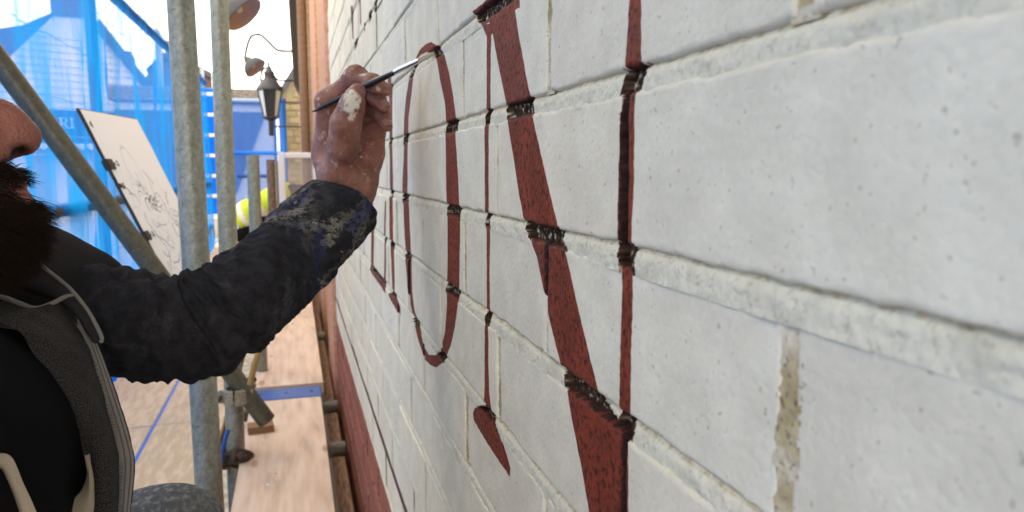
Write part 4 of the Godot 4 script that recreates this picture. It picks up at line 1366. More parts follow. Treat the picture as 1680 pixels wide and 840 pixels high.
func build_worker() -> void:
	var root := thing("person", "crouching worker in yellow hi-vis vest with back bent, on the deck", "person", Vector3(-0.3406, 0.1053, -8.2133) * Vector3(1, 0, 1))
	var hip := Vector3(-0.4720, 0.2731, -8.2735)
	var chest := Vector3(-0.1280, 0.4687, -8.1434)
	var head := Vector3(0.0090, 0.4961, -8.0537)
	var fld := Field.new()
	fld.group(0.08)
	fld.bone(hip + Vector3(0, 0, -0.08), hip + Vector3(0, 0, 0.08), 0.12, 0.12)
	fld.bone(hip, chest, 0.12, 0.135)
	fld.bone(chest + Vector3(0, 0, -0.12), chest + Vector3(0, 0, 0.12), 0.09, 0.09)
	fld.bone(chest, head + Vector3(-0.05, 0.0, 0), 0.07, 0.055)
	var body := MB.new()
	var legs := Field.new()
	legs.group(0.05)
	for s in [-1.0, 1.0]:
		var knee: Vector3 = hip + Vector3(0.26, -0.11, 0.11 * s)
		var foot: Vector3 = Vector3(hip.x - 0.08, 0.06, hip.z + 0.13 * s)
		for g in [fld, legs]:
			if g == fld: g.group(0.05)
			g.bone(hip + Vector3(0, -0.02, 0.08 * s), knee, 0.085, 0.06)
			g.bone(knee, foot, 0.06, 0.042)
			g.bone(foot, foot + Vector3(0.16, -0.02, 0), 0.042, 0.034)
		fld.group(0.04)
		var sh := chest + Vector3(0.0, 0, 0.17 * s)
		var el := sh + Vector3(0.10, -0.20, 0.05 * s)
		fld.bone(sh, el, 0.058, 0.042)
		fld.bone(el, el + Vector3(0.14, -0.10, -0.05 * s), 0.042, 0.03)
		for q in 5: fld.bone(el + Vector3(0.14, -0.10, -0.05 * s), el + Vector3(0.21, -0.125 - 0.008 * absf(q - 2), -0.05 * s + 0.018 * (q - 2)), 0.02, 0.009)
	fld.group(0.03)
	fld.bone(head, head + Vector3(0.05, -0.02, 0), 0.09, 0.085)
	fld.bone(head + Vector3(0.07, -0.06, 0), head + Vector3(0.085, -0.10, 0), 0.06, 0.04)
	fld.bone(head + Vector3(0.12, -0.02, 0), head + Vector3(0.135, -0.05, 0), 0.016, 0.018)
	nets(body, fld.at, hip - Vector3(0.35, 0.5, 0.4), hip + Vector3(0.95, 0.6, 0.4), 0.022)
	for k in body.v.size(): body.c[k] = Color(0.34, 0.16, 0.11)
	wpart("body", body.done(), M.skin, root)
	var vest := MB.new()
	var trunk := Field.new()
	trunk.groups = [fld.groups[0].slice(0, 3)]
	trunk.blend = [0.08]
	trunk.group(0.05)
	for s in [-1.0, 1.0]: trunk.bone(chest + Vector3(0.0, 0, 0.17 * s), chest + Vector3(0.10, -0.20, 0.22 * s), 0.060, 0.048)
	nets(vest, func(p: Vector3) -> float: return trunk.at(p) - 0.018 + noise.get_noise_3dv(p * 30.0) * 0.012, hip - Vector3(0.35, 0.4, 0.4), hip + Vector3(0.95, 0.6, 0.4), 0.022)
	var axis := (chest - hip).normalized()
	for k in vest.v.size():
		var t := (vest.v[k] - hip).dot(axis) / hip.distance_to(chest)
		vest.c[k] = Color(0.55, 0.56, 0.54) if (t > 0.42 and t < 0.56) or (t > 0.92 and t < 1.10) or (t > -0.05 and t < 0.08) else Color(0.40, 0.52, 0.02)
	wpart("hi_vis_vest", vest.done(), M.vest, root)
	var tr := MB.new()
	nets(tr, func(p: Vector3) -> float: return legs.at(p) - 0.02, hip - Vector3(0.4, 0.5, 0.4), hip + Vector3(0.6, 0.2, 0.4), 0.022)
	wpart("trousers", tr.done(), M.black_cloth, root)
	var hair := MB.new()
	var hh := Field.new()
	hh.group(0.02)
	hh.bone(head + Vector3(-0.012, 0.015, 0), head + Vector3(0.045, 0.02, 0), 0.095, 0.082)
	nets(hair, func(p: Vector3) -> float: return maxf(hh.at(p) + noise.get_noise_3dv(p * 200.0) * 0.01, head.y - 0.02 - p.y), head - Vector3(0.2, 0.2, 0.2), head + Vector3(0.3, 0.2, 0.2), 0.018)
	wpart("hair", hair.done(), M.hair, root)

# ---------------------------------------------------------------- what stands beyond

func lamp_shade(t: Transform3D, root: Node3D, s: float) -> void:
	var mb := MB.new()
	mb.lathe(t, [Vector2(0.145 * s, -0.155 * s), Vector2(0.15 * s, -0.15 * s), Vector2(0.135 * s, -0.09 * s), Vector2(0.10 * s, -0.045 * s), Vector2(0.055 * s, -0.02 * s), Vector2(0.05 * s, 0.015 * s), Vector2(0.028 * s, 0.035 * s), Vector2(0.022 * s, 0.06 * s), Vector2(0, 0.06 * s)], 28)
	wpart("shade", mb.done(), M.lamp_grey, root)
	var inn := MB.new()
	inn.lathe(t, [Vector2(0, -0.03 * s), Vector2(0.05 * s, -0.035 * s), Vector2(0.095 * s, -0.058 * s), Vector2(0.128 * s, -0.10 * s), Vector2(0.145 * s, -0.155 * s)], 28)
	wpart("shade_lining", inn.done(), M.lamp_inside, root)
	var bulb := MB.new()
	var prof := []
	for k in 9: prof.append(Vector2(sin(PI * k / 8.0) * 0.028 * s, (-0.085 - cos(PI * k / 8.0) * 0.035) * s))
	bulb.lathe(t, prof, 14)
	wpart("bulb", bulb.done(), M.frosted, root)

func barn_lamp(pts: Array, tilt: Vector3, label: String, s: float) -> void:
	var root := thing("barn_lamp", label, "wall lamp", pts[0], "gooseneck lamps along the building")
	var arm := MB.new()
	arm.tube(curve(pts, 40), 0.017 * s, 10)
	wpart("arm", arm.done(), M.black_metal, root)
	var plate := MB.new()
	plate.tube([pts[0] + Vector3(0.02, 0, 0), pts[0] + Vector3(-0.05, 0, 0)], [0.075 * s, 0.06 * s], 16)
	wpart("wall_plate", plate.done(), M.black_metal, root)
	var up := tilt.normalized()
	var x := up.cross(Vector3(0, 0, 1)).normalized()
	lamp_shade(Transform3D(Basis(x, up, x.cross(up)), pts[-1] - up * 0.05 * s), root, s)

func build_lamps() -> void:
	barn_lamp([Vector3(0.2038, 2.3891, -10.9664), Vector3(0.0066, 2.3818, -10.9190), Vector3(-0.1543, 2.3827, -10.8618), Vector3(-0.2700, 2.4911, -10.8573), Vector3(-0.3773, 2.5735, -10.8470), Vector3(-0.4900, 2.5487, -10.8774), Vector3(-0.5511, 2.3998, -10.8767), Vector3(-0.5796, 2.2674, -10.8685)], Vector3(-0.66, 0.74, -0.25), "middle gooseneck lamp, its whole curved arm against the sky", 1.08)
	barn_lamp([Vector3(0.2413, 2.3090, -13.8873), Vector3(0.0218, 2.3080, -13.8473), Vector3(-0.2048, 2.3068, -13.8094), Vector3(-0.2912, 2.4114, -13.7431), Vector3(-0.3701, 2.4961, -13.7772), Vector3(-0.4526, 2.4749, -13.7991), Vector3(-0.4877, 2.3479, -13.7935), Vector3(-0.4913, 2.2420, -13.7812)], Vector3(-0.66, 0.74, -0.25), "farthest gooseneck lamp, partly behind the lantern", 1.15)
	barn_lamp([Vector3(0.2447, 2.3597, -6.5373), Vector3(0.0499, 2.3584, -6.4900), Vector3(-0.1410, 2.3833, -6.5498), Vector3(-0.2544, 2.4929, -6.5448), Vector3(-0.3478, 2.5421, -6.5787), Vector3(-0.4216, 2.4683, -6.5913), Vector3(-0.4658, 2.2911, -6.5821), Vector3(-0.4888, 2.1729, -6.5741)], Vector3(-0.66, 0.74, -0.25), "nearest gooseneck lamp cut by the picture's top edge", 1.16)
	var c := Vector3(-0.2492, 1.6453, -9.8513)
	var k := 9.2 / 1200.0
	var root := thing("street_lantern", "black six-sided street lantern on a wall bracket", "lantern", c + Vector3(0, -60 * k, 0))
	var t := Transform3D(Basis(), c)
	var roof := MB.new()
	roof.lathe(t, [Vector2(21 * k, 12 * k), Vector2(21 * k, 15 * k), Vector2(17 * k, 20 * k), Vector2(10 * k, 30 * k), Vector2(8 * k, 31 * k), Vector2(8 * k, 38 * k), Vector2(10 * k, 39 * k), Vector2(5 * k, 44 * k), Vector2(4 * k, 48 * k), Vector2(1.5 * k, 52 * k), Vector2(2.2 * k, 54 * k), Vector2(0, 60 * k)], 6)
	wpart("roof", roof.done(), M.lamp_grey, root)
	for n in 6:
		var a0 := TAU * n / 6.0
		var a1 := TAU * (n + 1) / 6.0
		var q := []
		for e in [[a0, 19.0, 12.0], [a0, 10.5, -33.0], [a1, 10.5, -33.0], [a1, 19.0, 12.0]]: q.append(c + Vector3(cos(e[0]) * e[1] * k, e[2] * k, -sin(e[0]) * e[1] * k))
		var bar := MB.new()
		bar.tube([q[0], q[1]], 1.2 * k, 6)
		wpart("frame_bar", bar.done(), M.black_metal, root)
		var mid := MB.new()
		mid.tube([q[0], q[3]], 1.3 * k, 6)
		wpart("frame_bar", mid.done(), M.black_metal, root)
		var pane := MB.new()
		var inq := []
		for p in q: inq.append(c.lerp(p, 0.95))
		pane.face(inq)
		wpart("pane", pane.done(), M.frosted_pane if n in [3, 5] else M.dark_pane, root)
	var base := MB.new()
	base.lathe(t, [Vector2(0, -62 * k), Vector2(4 * k, -62 * k), Vector2(4 * k, -38 * k), Vector2(6 * k, -37 * k), Vector2(12.5 * k, -33 * k), Vector2(12.5 * k, -31 * k), Vector2(0, -31 * k)], 12)
	wpart("stem", base.done(), M.black_metal, root)
	var br := MB.new()
	br.bx(Vector3(c.x, c.y - 48 * k, c.z - 0.012), Vector3(0.186, c.y - 45.5 * k, c.z + 0.012))
	br.bx(Vector3(c.x + 12 * k, c.y - 8 * k, c.z - 0.010), Vector3(0.186, c.y - 6 * k, c.z + 0.010))
	br.bx(Vector3(0.15, c.y - 82 * k, c.z - 0.025), Vector3(0.188, c.y - 44 * k, c.z + 0.025))
	wpart("bracket", br.done(), M.black_metal, root)

func build_street() -> void:
	var g := MB.new()
	g.bx(Vector3(-160, -2.3, 60), Vector3(120, -2.0, -260))
	ground_piece("ground", g.done(), M.asphalt)
	var pav := MB.new()
	pav.bx(Vector3(-2.6, -1.999, 30), Vector3(0.14, -1.88, -60), 0.02)
	ground_piece("pavement", pav.done(), M.paving)
	# brick building that carries on past the sign wall
	var root := thing("brick_building", "orange brick building with pilasters and dark eaves beyond the sign wall", "building", Vector3(0.3, -2, -9))
	var core := MB.new()
	core.bx(Vector3(0.20, -2.0, -2.85), Vector3(5.0, 3.3, -15.0))
	core.bx(Vector3(0.145, 1.905, 0.25), Vector3(5.0, 3.3, -2.845))
	wpart("wall", core.done(), M.wall_tan, root)
	var s := [2.84, 3.36, 4.25, 5.05, 6.2, 7.3, 8.6, 10.0, 12.2, 14.9]
	for n in s.size() - 1:
		var mb := MB.new()
		var outx: float = [0.128, 0.15, 0.138, 0.16, 0.14, 0.168, 0.15, 0.172, 0.155][n]
		mb.bx(Vector3(outx, -2.0, -s[n] - 0.004), Vector3(0.21, 2.82, -s[n + 1] + 0.004), 0.01)
		wpart("pilaster", mb.done(), [M.pilaster_pink, M.wall_ochre, M.pilaster_pink, M.wall_ochre, M.wall_tan, M.pilaster_pink, M.wall_cream, M.wall_ochre, M.wall_tan][n], root)
	var jet := MB.new()
	var poly := PackedVector2Array()
	for q in [Vector3(0.0072, 3.4306, -10.4206), Vector3(0.0182, 2.6364, -10.3172), Vector3(0.0451, 1.8581, -10.2111), Vector3(0.1026, 1.7469, -10.1800), Vector3(0.2418, 1.5563, -10.1146), Vector3(0.2735, 1.5880, -10.1092), Vector3(0.2472, 2.1599, -10.1891), Vector3(0.2756, 3.4306, -10.3408)]: poly.append(Vector2(q.x, q.y))
	jet.prism(Transform3D(Basis(), Vector3(0, 0, -9.9)), poly, 0.5)
	wpart("jetty_board", jet.done(), M.timber_black, root)
	for z in [-9.6, -9.2]:
		var b := MB.new()
		b.bx(Vector3(0.02, 2.86, z - 0.06), Vector3(0.2, 2.98, z + 0.06), 0.01)
		wpart("corbel", b.done(), M.timber_black, root)
	var pipe := MB.new()
	pipe.tube([Vector3(0.10, 2.8, -5.9), Vector3(0.10, -2.0, -5.9)], 0.035, 12)
	wpart("downpipe", pipe.done(), M.timber_brown, root)
	# stone gable at the end of the street
	var st := thing("stone_house", "yellow stone gable house at the far end past the lamps", "house", Vector3(0.4, -2, -19.2))
	var z0 := -19.2
	var wallp := PackedVector2Array([Vector2(-0.30, -2.0), Vector2(1.6, -2.0), Vector2(1.6, 2.2), Vector2(0.52, 3.75), Vector2(-0.30, 2.45)])
	var w := MB.new()
	w.prism(Transform3D(Basis(), Vector3(0, 0, z0)), wallp, 4.0)
	wpart("gable_wall", w.done(), M.mortar_yellow, st)
	var roof := MB.new()
	roof.prism(Transform3D(Basis(), Vector3(0, 0, z0 + 0.12)), PackedVector2Array([Vector2(-0.50, 2.28), Vector2(-0.42, 2.20), Vector2(0.52, 3.70), Vector2(1.7, 2.08), Vector2(1.78, 2.16), Vector2(0.52, 3.92)]), 4.3)
	wpart("roof", roof.done(), M.slate, st)
	for r in 18:
		var y := 0.25 + r * 0.16
		var x := -0.30 - (0.13 if r % 2 else 0.0)
		while x < 0.62:
			var wd := rng.randf_range(0.2, 0.36)
			var x0 := maxf(x, -0.30)
			var x1 := minf(x + wd, 0.66)
			if x1 - x0 > 0.05 and (y + 0.16 < 2.42 or x0 > -0.30 + (y + 0.16 - 2.40) * 0.64):
				var b := MB.new()
				b.bx(Vector3(x0 + 0.008, y + 0.008, z0 - 0.02), Vector3(x1 - 0.008, y + 0.152, z0 + rng.randf_range(0.015, 0.035)), 0.008)
				wpart("stone", b.done(), M["stone%d" % (rng.randi() % 3)], st)
			x += wd
	# low house with a parapet behind the end net
	var ph := thing("parapet_house", "low pale house with a brown stone parapet behind the end net", "house", Vector3(-2.0, -2, -18))
	var pw := MB.new()
	pw.bx(Vector3(-3.6, -2.0, -17.6), Vector3(-0.42, 2.18, -22.0))
	wpart("wall", pw.done(), M.render_grey, ph)
	var pp := MB.new()
	pp.bx(Vector3(-3.7, 2.183, -17.5), Vector3(-0.36, 2.50, -22.0), 0.02)
	wpart("parapet", pp.done(), M.stone_brown, ph)
	var lean := MB.new()
	lean.prism(Transform3D(Basis(), Vector3(0, 0, -17.55)), PackedVector2Array([Vector2(-3.6, 0.2), Vector2(-1.25, 0.2), Vector2(-0.55, 2.0), Vector2(-3.6, 2.0)]), 0.06)
	wpart("slate_panel", lean.done(), M.slate, ph)
	for n in 2:
		var win := MB.new()
		win.bx(Vector3(-1.05 + 0.42 * n, -0.4, -17.57), Vector3(-0.78 + 0.42 * n, 0.15, -17.52), 0.004)
		var wn := wpart("window", win.done(), M.white_paint, ph)
		var pn := MB.new()
		pn.bx(Vector3(-1.02 + 0.42 * n, -0.36, -17.53), Vector3(-0.81 + 0.42 * n, 0.11, -17.515))
		part("pane", pn.done(), M.dark_pane, wn)
	gable_house()
	var post := thing("lamp_post", "pale tall post against the sky above the net", "post", Vector3(-3.4586, 3.3347, -22.3658) * Vector3(1, 0, 1) + Vector3(0, -2, 0))
	var pm := MB.new()
	pm.tube([Vector3(-3.4586, 3.3347, -22.3658) * Vector3(1, 0, 1) + Vector3(0, -2, 0), Vector3(-3.4142, 4.1620, -22.4568), Vector3(-3.3881, 6.3130, -22.7202)], [0.09, 0.085, 0.065], 14)
	wpart("shaft", pm.done(), M.post_grey, post)
	var p2 := thing("lamp_post", "thin grey post tip between the two scaffold uprights", "post", Vector3(-2.5391, 3.5911, -24.2265) * Vector3(1, 0, 1) + Vector3(0, -2, 0))
	pm = MB.new()
	pm.tube([Vector3(-2.5391, 3.5911, -24.2265) * Vector3(1, 0, 1) + Vector3(0, -2, 0), Vector3(-2.5379, 4.1372, -24.2950)], 0.055, 12)
	wpart("shaft", pm.done(), M.post_grey, p2)

func gable_house() -> void:
	var Z := 17.0
	var k := Z / 1200.0
	var o := Vector3(-4.9025, 0.7700, -19.3190)
	var away := (o - Vector3(0, 0.77, 0)).normalized()
	away.y = 0
	away = away.normalized()
	var turn := -0.12
	var n := (-away).rotated(Vector3.UP, turn)
	var x := Vector3.UP.cross(n).normalized()
	var t := Transform3D(Basis(x, Vector3.UP, n), o)
	var P := func(a: Array) -> PackedVector2Array:
		var q := PackedVector2Array()
		for e in a: q.append(Vector2((e[0] - 120.0) * k * 1.005, (275.0 - e[1]) * k))
		return q
	var root := thing("gable_house", "white gabled house with a shop sign seen through the blue net", "house", o * Vector3(1, 0, 1) + Vector3(0, -2, 0))
	var ground := 275.0 + 2.77 / k
	var wall := MB.new()
	wall.prism(t, P.call([[-5, ground], [256, ground], [256, 176], [170, 52], [150, 30], [112, 30], [30, 119], [-5, 156]]), 5.0)
	wpart("wall", wall.done(), M.white_render, root)
	var verge := MB.new()
	verge.prism(t.translated_local(Vector3(0, 0, 0.08)), P.call([[256, 178], [258, 160], [172, 34], [166, 44], [168, 56]]), 5.2)
	wpart("roof", verge.done(), M.slate, root)
	var wing := MB.new()   # slate roof of the wing that runs off to the left
	wing.prism(t.translated_local(Vector3(0, 0, -0.4)), P.call([[-160, 250], [-160, 100], [0, 62], [60, 48], [108, 22], [114, 30], [30, 122], [-5, 160], [-40, 200]]), 0.25)
	wpart("wing_roof", wing.done(), M.slate, root)
	var ww := MB.new()
	ww.prism(t.translated_local(Vector3(0, 0, -0.7)), P.call([[-160, ground], [-160, 170], [-8, 150], [-8, ground]]), 3.0)
	wpart("wing_wall", ww.done(), M.white_render, root)
	var chim := MB.new()
	chim.prism(t.translated_local(Vector3(0, 0, 0.05)), P.call([[105, 34], [105, -70], [150, -70], [150, 34]]), 1.2)
	var ch := wpart("chimney", chim.done(), M.brick_dark, root)
	var cap := MB.new()
	cap.prism(t.translated_local(Vector3(0, 0, 0.12)), P.call([[101, -70], [101, -78], [154, -78], [154, -70]]), 1.35)
	wpart("chimney_cap", cap.done(), M.stone_brown, ch)
	for c in 11:   # boarded lines of the render
		var y: float = 66.0 + c * 11.0
		var xl := maxf(-3.0, 112 - (y - 30) * 0.92 + 3)
		var xr := minf(254.0, 152 + (y - 30) * 0.69)
		var ln := MB.new()
		ln.prism(t.translated_local(Vector3(0, 0, 0.012)), P.call([[xl, y], [xr, y + 6], [xr, y + 7.0], [xl, y + 1.0]]), 0.011)
		wpart("board_joint", ln.done(), M.render_line, root)
	var sign_ := MB.new()
	sign_.prism(t.translated_local(Vector3(0, 0, 0.10)), P.call([[48, 181], [238, 186], [238, 225], [48, 221]]), 0.095)
	var sg := wpart("shop_sign", sign_.done(), M.sign_navy, root)
	var tm := TextMesh.new()
	var font := SystemFont.new()
	font.font_names = PackedStringArray(["Droid Serif"])
	tm.font = font
	tm.text = "GRI"
	tm.font_size = 64
	tm.pixel_size = 0.0052
	tm.depth = 0.02
	var tx := MeshInstance3D.new()
	tx.name = "lettering"
	tx.mesh = tm
	tx.material_override = M.sign_letter
	sg.add_child(tx, true)
	tx.transform = Transform3D(t.basis, t * Vector3((108 - 120.0) * k, (275.0 - 204.0) * k, 0.112))
	var awn := MB.new()
	awn.prism(t.translated_local(Vector3(0, 0, 0.55)), P.call([[40, 226], [250, 230], [250, 240], [40, 236]]), 0.5)
	wpart("awning", awn.done(), M.sign_navy, root)
	for c in 16:
		var f := MB.new()
		var xa := 42 + c * 13.0
		f.prism(t.translated_local(Vector3(0, 0, 0.553)), P.call([[xa, 237], [xa + 12.5, 237], [xa + 12.0, 244], [xa + 6.2, 247], [xa + 0.5, 244]]), 0.01)
		wpart("awning_scallop", f.done(), M.white_render, root)
	for c in 4:
		var xa: float = [52, 106, 158, 208][c]
		var fr := MB.new()
		fr.prism(t.translated_local(Vector3(0, 0, 0.03)), P.call([[xa, 252], [xa + 40, 252], [xa + 40, 360], [xa, 360]]), 0.028)
		var wn := wpart("window", fr.done(), M.white_paint, root)
		var pn := MB.new()
		pn.prism(t.translated_local(Vector3(0, 0, 0.036)), P.call([[xa + 4, 256], [xa + 36, 256], [xa + 36, 356], [xa + 4, 356]]), 0.004)
		part("pane", pn.done(), M.pale_pane, wn)
	# darker houses behind it
	var h2 := thing("brick_house", "dark brick house with a stepped roofline behind the white gable", "house", t * Vector3(2.2, 0, -7.0) * Vector3(1, 0, 1) + Vector3(0, -2, 0))
	var s := 24.5 / 17.0
	var t2 := Transform3D(Basis(x, Vector3.UP, n), Vector3(0, 0.77, 0) + (o - Vector3(0, 0.77, 0)) * s)
	var Q := func(a: Array) -> PackedVector2Array:
		var q := PackedVector2Array()
		for e in a: q.append(Vector2((e[0] - 120.0) * k * s, (275.0 - e[1]) * k * s))
		return q
	var b2 := MB.new()
	b2.prism(t2, Q.call([[210, 400], [210, 150], [238, 120], [238, 108], [262, 86], [290, 94], [338, 118], [338, 400]]), 5.0)
	wpart("wall", b2.done(), M.brick_dark, h2)
	var r2 := MB.new()
	r2.prism(t2.translated_local(Vector3(0, 0, 0.1)), Q.call([[236, 112], [262, 82], [292, 90], [338, 112], [338, 122], [290, 99], [264, 92]]), 5.2)
	wpart("roof", r2.done(), M.slate, h2)
	var c2 := MB.new()
	c2.prism(t2.translated_local(Vector3(0, 0, -1.0)), Q.call([[192, 150], [192, 84], [198, 76], [211, 76], [216, 84], [216, 150]]), 1.0)
	wpart("chimney", c2.done(), M.brick_dark, h2)
	var pots := MB.new()
	pots.prism(t2.translated_local(Vector3(0, 0, -1.2)), Q.call([[266, 90], [266, 64], [282, 64], [282, 90]]), 0.8)
	var st := wpart("chimney", pots.done(), M.wall_cream, h2)
	for c in 2:
		var pot := MB.new()
		var pc := t2 * Vector3((270 + 8 * c - 120.0) * k * s, (275.0 - 64.0) * k * s, -1.6)
		pot.lathe(Transform3D(Basis(), pc), [Vector2(0.09, 0), Vector2(0.10, 0.02), Vector2(0.075, 0.25), Vector2(0.085, 0.28), Vector2(0, 0.28)], 12)
		wpart("chimney_pot", pot.done(), M.wall_ochre, st)

# ---------------------------------------------------------------- textures of things

func sleeve_texture() -> ImageTexture:   # dark cloth, wiped and splashed with paint, most of it towards the cuff
	var w := 1024
	var h := 512
	var a := seamless(512, 31, 0.03, 4).get_data()
	var c := seamless(512, 33, 0.13, 3).get_data()
	var px := PackedFloat32Array()
	px.resize(w * h * 3)
	for y in h:
		for x in w:
			var p := a[y * 512 + (x & 511)]
			var r := c[((y * 3) & 511) * 512 + ((x * 3) & 511)]
			var base := 42.0 + (r - 128) * 0.10 + (p - 128) * 0.07
			var at := (y * w + x) * 3
			px[at] = base; px[at + 1] = base; px[at + 2] = base + 4.0
	var r := RandomNumberGenerator.new()
	r.seed = 21
	for s in 150:
		var g := 1.0 - absf(r.randfn()) * 0.20 if s < 62 else r.randf()
		if g < 0.12 or g > 1.0: continue
		var o := Vector2(g * w, r.randf() * h)
		var long := r.randf_range(10, 62) if s % 3 else r.randf_range(2, 5)
		var wide := r.randf_range(3, 13) if s % 3 else r.randf_range(1.5, 4)
		var power_up := 1.0
		var d := Vector2.from_angle(r.randf_range(-0.9, 0.9) + (1.3 if s % 3 == 0 else 0.0))
		var tone: Vector3 = [Vector3(120, 120, 120), Vector3(140, 134, 118), Vector3(46, 58, 100), Vector3(92, 92, 96), Vector3(168, 162, 144)][r.randi() % 5]
		if s % 3 == 0: power_up = 2.0
		if g < 0.75: tone = Vector3(96, 96, 100)
		var power := power_up * r.randf_range(0.2, 0.7) * (0.9 if g > 0.8 else 0.28)
		var n := d.orthogonal()
		var reach := int(long + wide) + 2
		for dy in range(-reach, reach + 1):
			for dx in range(-reach, reach + 1):
				var q := Vector2(dx, dy)
				var e := maxf(absf(q.dot(d)) - long, 0.0)
				var f := sqrt(e * e + q.dot(n) * q.dot(n)) / wide
				if f > 1.5: continue
				var x := int(o.x) + dx
				var y := posmod(int(o.y) + dy, h)
				if x < 0 or x >= w: continue
				var k := 1.25 - f + (a[((y * 2) & 511) * 512 + ((x * 2) & 511)] - 128) * 0.012 + (c[((y * 2) & 511) * 512 + (x & 511)] - 128) * 0.010
				k = clampf(k * 1.6, 0.0, 1.0) * power
				var at := (y * w + x) * 3
				px[at] += (tone.x - px[at]) * k; px[at + 1] += (tone.y - px[at + 1]) * k; px[at + 2] += (tone.z - px[at + 2]) * k
	var d := PackedByteArray()
	d.resize(w * h * 3)
	for k in d.size(): d[k] = clampi(int(px[k]), 0, 255)
	return ImageTexture.create_from_image(Image.create_from_data(w, h, false, Image.FORMAT_RGB8, d))

func drawing_texture() -> ImageTexture:
	var im := Image.create(512, 640, false, Image.FORMAT_RGB8)
	im.fill(Color(0.95, 0.95, 0.97))
	var r := RandomNumberGenerator.new()
	r.seed = 8
	var ink := func(p: Vector2, c: Color, wide: int) -> void:
		for dy in range(-wide, wide + 1):
			for dx in range(-wide, wide + 1):
				var q := Vector2i(p) + Vector2i(dx, dy)
				if q.x >= 0 and q.y >= 0 and q.x < 512 and q.y < 640: im.set_pixelv(q, c)
	var dark := Color(0.25, 0.27, 0.36)
	var pale := Color(0.60, 0.62, 0.68)
	# an oval head-like loop with scribbles under it, and loose strokes further down
	for s in 3:
		for k in 260:
			var a := TAU * k / 260.0 * 0.92 + s * 0.3
			ink.call(Vector2(200 + cos(a) * (52 + s * 2) + sin(a * 3.0 + s) * 4, 190 + sin(a) * (78 + s * 3)), dark if s < 1 else pale, 0)
	for s in 130:
		var p := Vector2(r.randf_range(60, 470), r.randf_range(230, 620))
		var v := Vector2.from_angle(r.randf() * TAU)
		var col: Color = [dark, pale, pale, Color(0.45, 0.55, 0.75)][r.randi() % 4]
		var bend := r.randf_range(-0.06, 0.06)
		for k in r.randi_range(20, 90):
			p += v * 1.3
			v = v.rotated(bend + r.randf_range(-0.06, 0.06))
			ink.call(p, col, 1 if s % 3 == 0 else 0)
	for s in 10:
		var p := Vector2(r.randf_range(170, 250), r.randf_range(255, 320))
		var v := Vector2.from_angle(r.randf() * TAU)
		for k in 40:
			p += v
			v = v.rotated(r.randf_range(-0.4, 0.4))
			ink.call(p, dark, 1)
	return ImageTexture.create_from_image(im)

func board_texture(seed_: int, pale: Vector3, deep: Vector3) -> ImageTexture:   # one softwood board: long grain, knots, scuffs and drips of paint
	var w := 256
	var h := 1536
	var g := seamless(512, seed_, 0.05, 4).get_data()
	var s := seamless(512, seed_ + 1, 0.014, 4).get_data()
	var r := RandomNumberGenerator.new()
	r.seed = seed_
	var knots := []
	for k in 11: knots.append(Vector3(r.randf() * w, r.randf() * h, r.randf_range(3.0, 6.5)))
	var drips := []
	for k in 26: drips.append([Vector2(r.randf() * w, r.randf() * h), r.randf_range(0.8, 2.6), [Vector3(225, 224, 220), Vector3(60, 95, 170), Vector3(150, 110, 90)][r.randi() % 3]])
	var d := PackedByteArray()
	d.resize(w * h * 3)
	for y in h:
		for x in w:
			var fx := float(x)
			var ring := 0.0
			for k in knots:
				var dy: float = (y - k.y) * 0.42
				if absf(dy) > 60.0: continue
				var dx: float = x - k.x
				var q: float = sqrt(dx * dx + dy * dy) / k.z
				fx += signf(dx) * 9.0 * exp(-q * 0.5)
				if q < 1.0: ring = maxf(ring, 1.0 - q * 0.5)
			var grain := (g[((y >> 3) & 511) * 512 + (int(fx * 1.6) & 511)] - 128) / 128.0
			var blot := (s[((y >> 1) & 511) * 512 + ((x * 2) & 511)] - 128) / 128.0
			var t := clampf(0.16 - grain * 0.20 + blot * 0.25 + ring * 0.8, 0.0, 1.0)
			var c := pale.lerp(deep, t)
			if blot > 0.42: c = c.lerp(Vector3(176, 160, 148), minf((blot - 0.42) * 2.0, 0.5))
			var at := (y * w + x) * 3
			d[at] = int(c.x); d[at + 1] = int(c.y); d[at + 2] = int(c.z)
	for q in drips:
		for y in range(maxi(0, int(q[0].y - 3)), mini(h, int(q[0].y + 4))):
			for x in range(maxi(0, int(q[0].x - 3)), mini(w, int(q[0].x + 4))):
				if Vector2(x, y).distance_to(q[0]) < q[1]:
					var at := (y * w + x) * 3
					d[at] = int(q[2].x); d[at + 1] = int(q[2].y); d[at + 2] = int(q[2].z)
	return ImageTexture.create_from_image(Image.create_from_data(w, h, false, Image.FORMAT_RGB8, d))

func zinc_texture() -> ImageTexture:   # galvanised tube: faint spangle, scratches, grey splashes and small rust ticks
	var n := 512
	var a := seamless(n, 61, 0.035, 3).get_data()
	var b := seamless(n, 62, 0.012, 3).get_data()
	var r := RandomNumberGenerator.new()
	r.seed = 61
	var im := Image.create(n, n, false, Image.FORMAT_RGB8)
	var d := PackedByteArray()
	d.resize(n * n * 3)
	for k in n * n:
		var c := 146 + ((a[k] - 128) >> 3) + ((b[k] - 128) >> 3)
		d[k * 3] = c; d[k * 3 + 1] = c; d[k * 3 + 2] = c - 14
	im = Image.create_from_data(n, n, false, Image.FORMAT_RGB8, d)
	for s in 150:
		var p := Vector2(r.randf() * n, r.randf() * n)
		var v := Vector2.from_angle((PI / 2 if r.randf() < 0.35 else 0.0) + r.randf_range(-0.15, 0.15))
		var c: Color = [Color(0.30, 0.28, 0.25), Color(0.42, 0.36, 0.30), Color(0.74, 0.75, 0.74), Color(0.36, 0.36, 0.36)][r.randi() % 4]
		for k in r.randi_range(3, 26):
			p += v
			for e in r.randi_range(1, 3): im.set_pixel(posmod(int(p.x), n), posmod(int(p.y) + e, n), c)
	return ImageTexture.create_from_image(im)

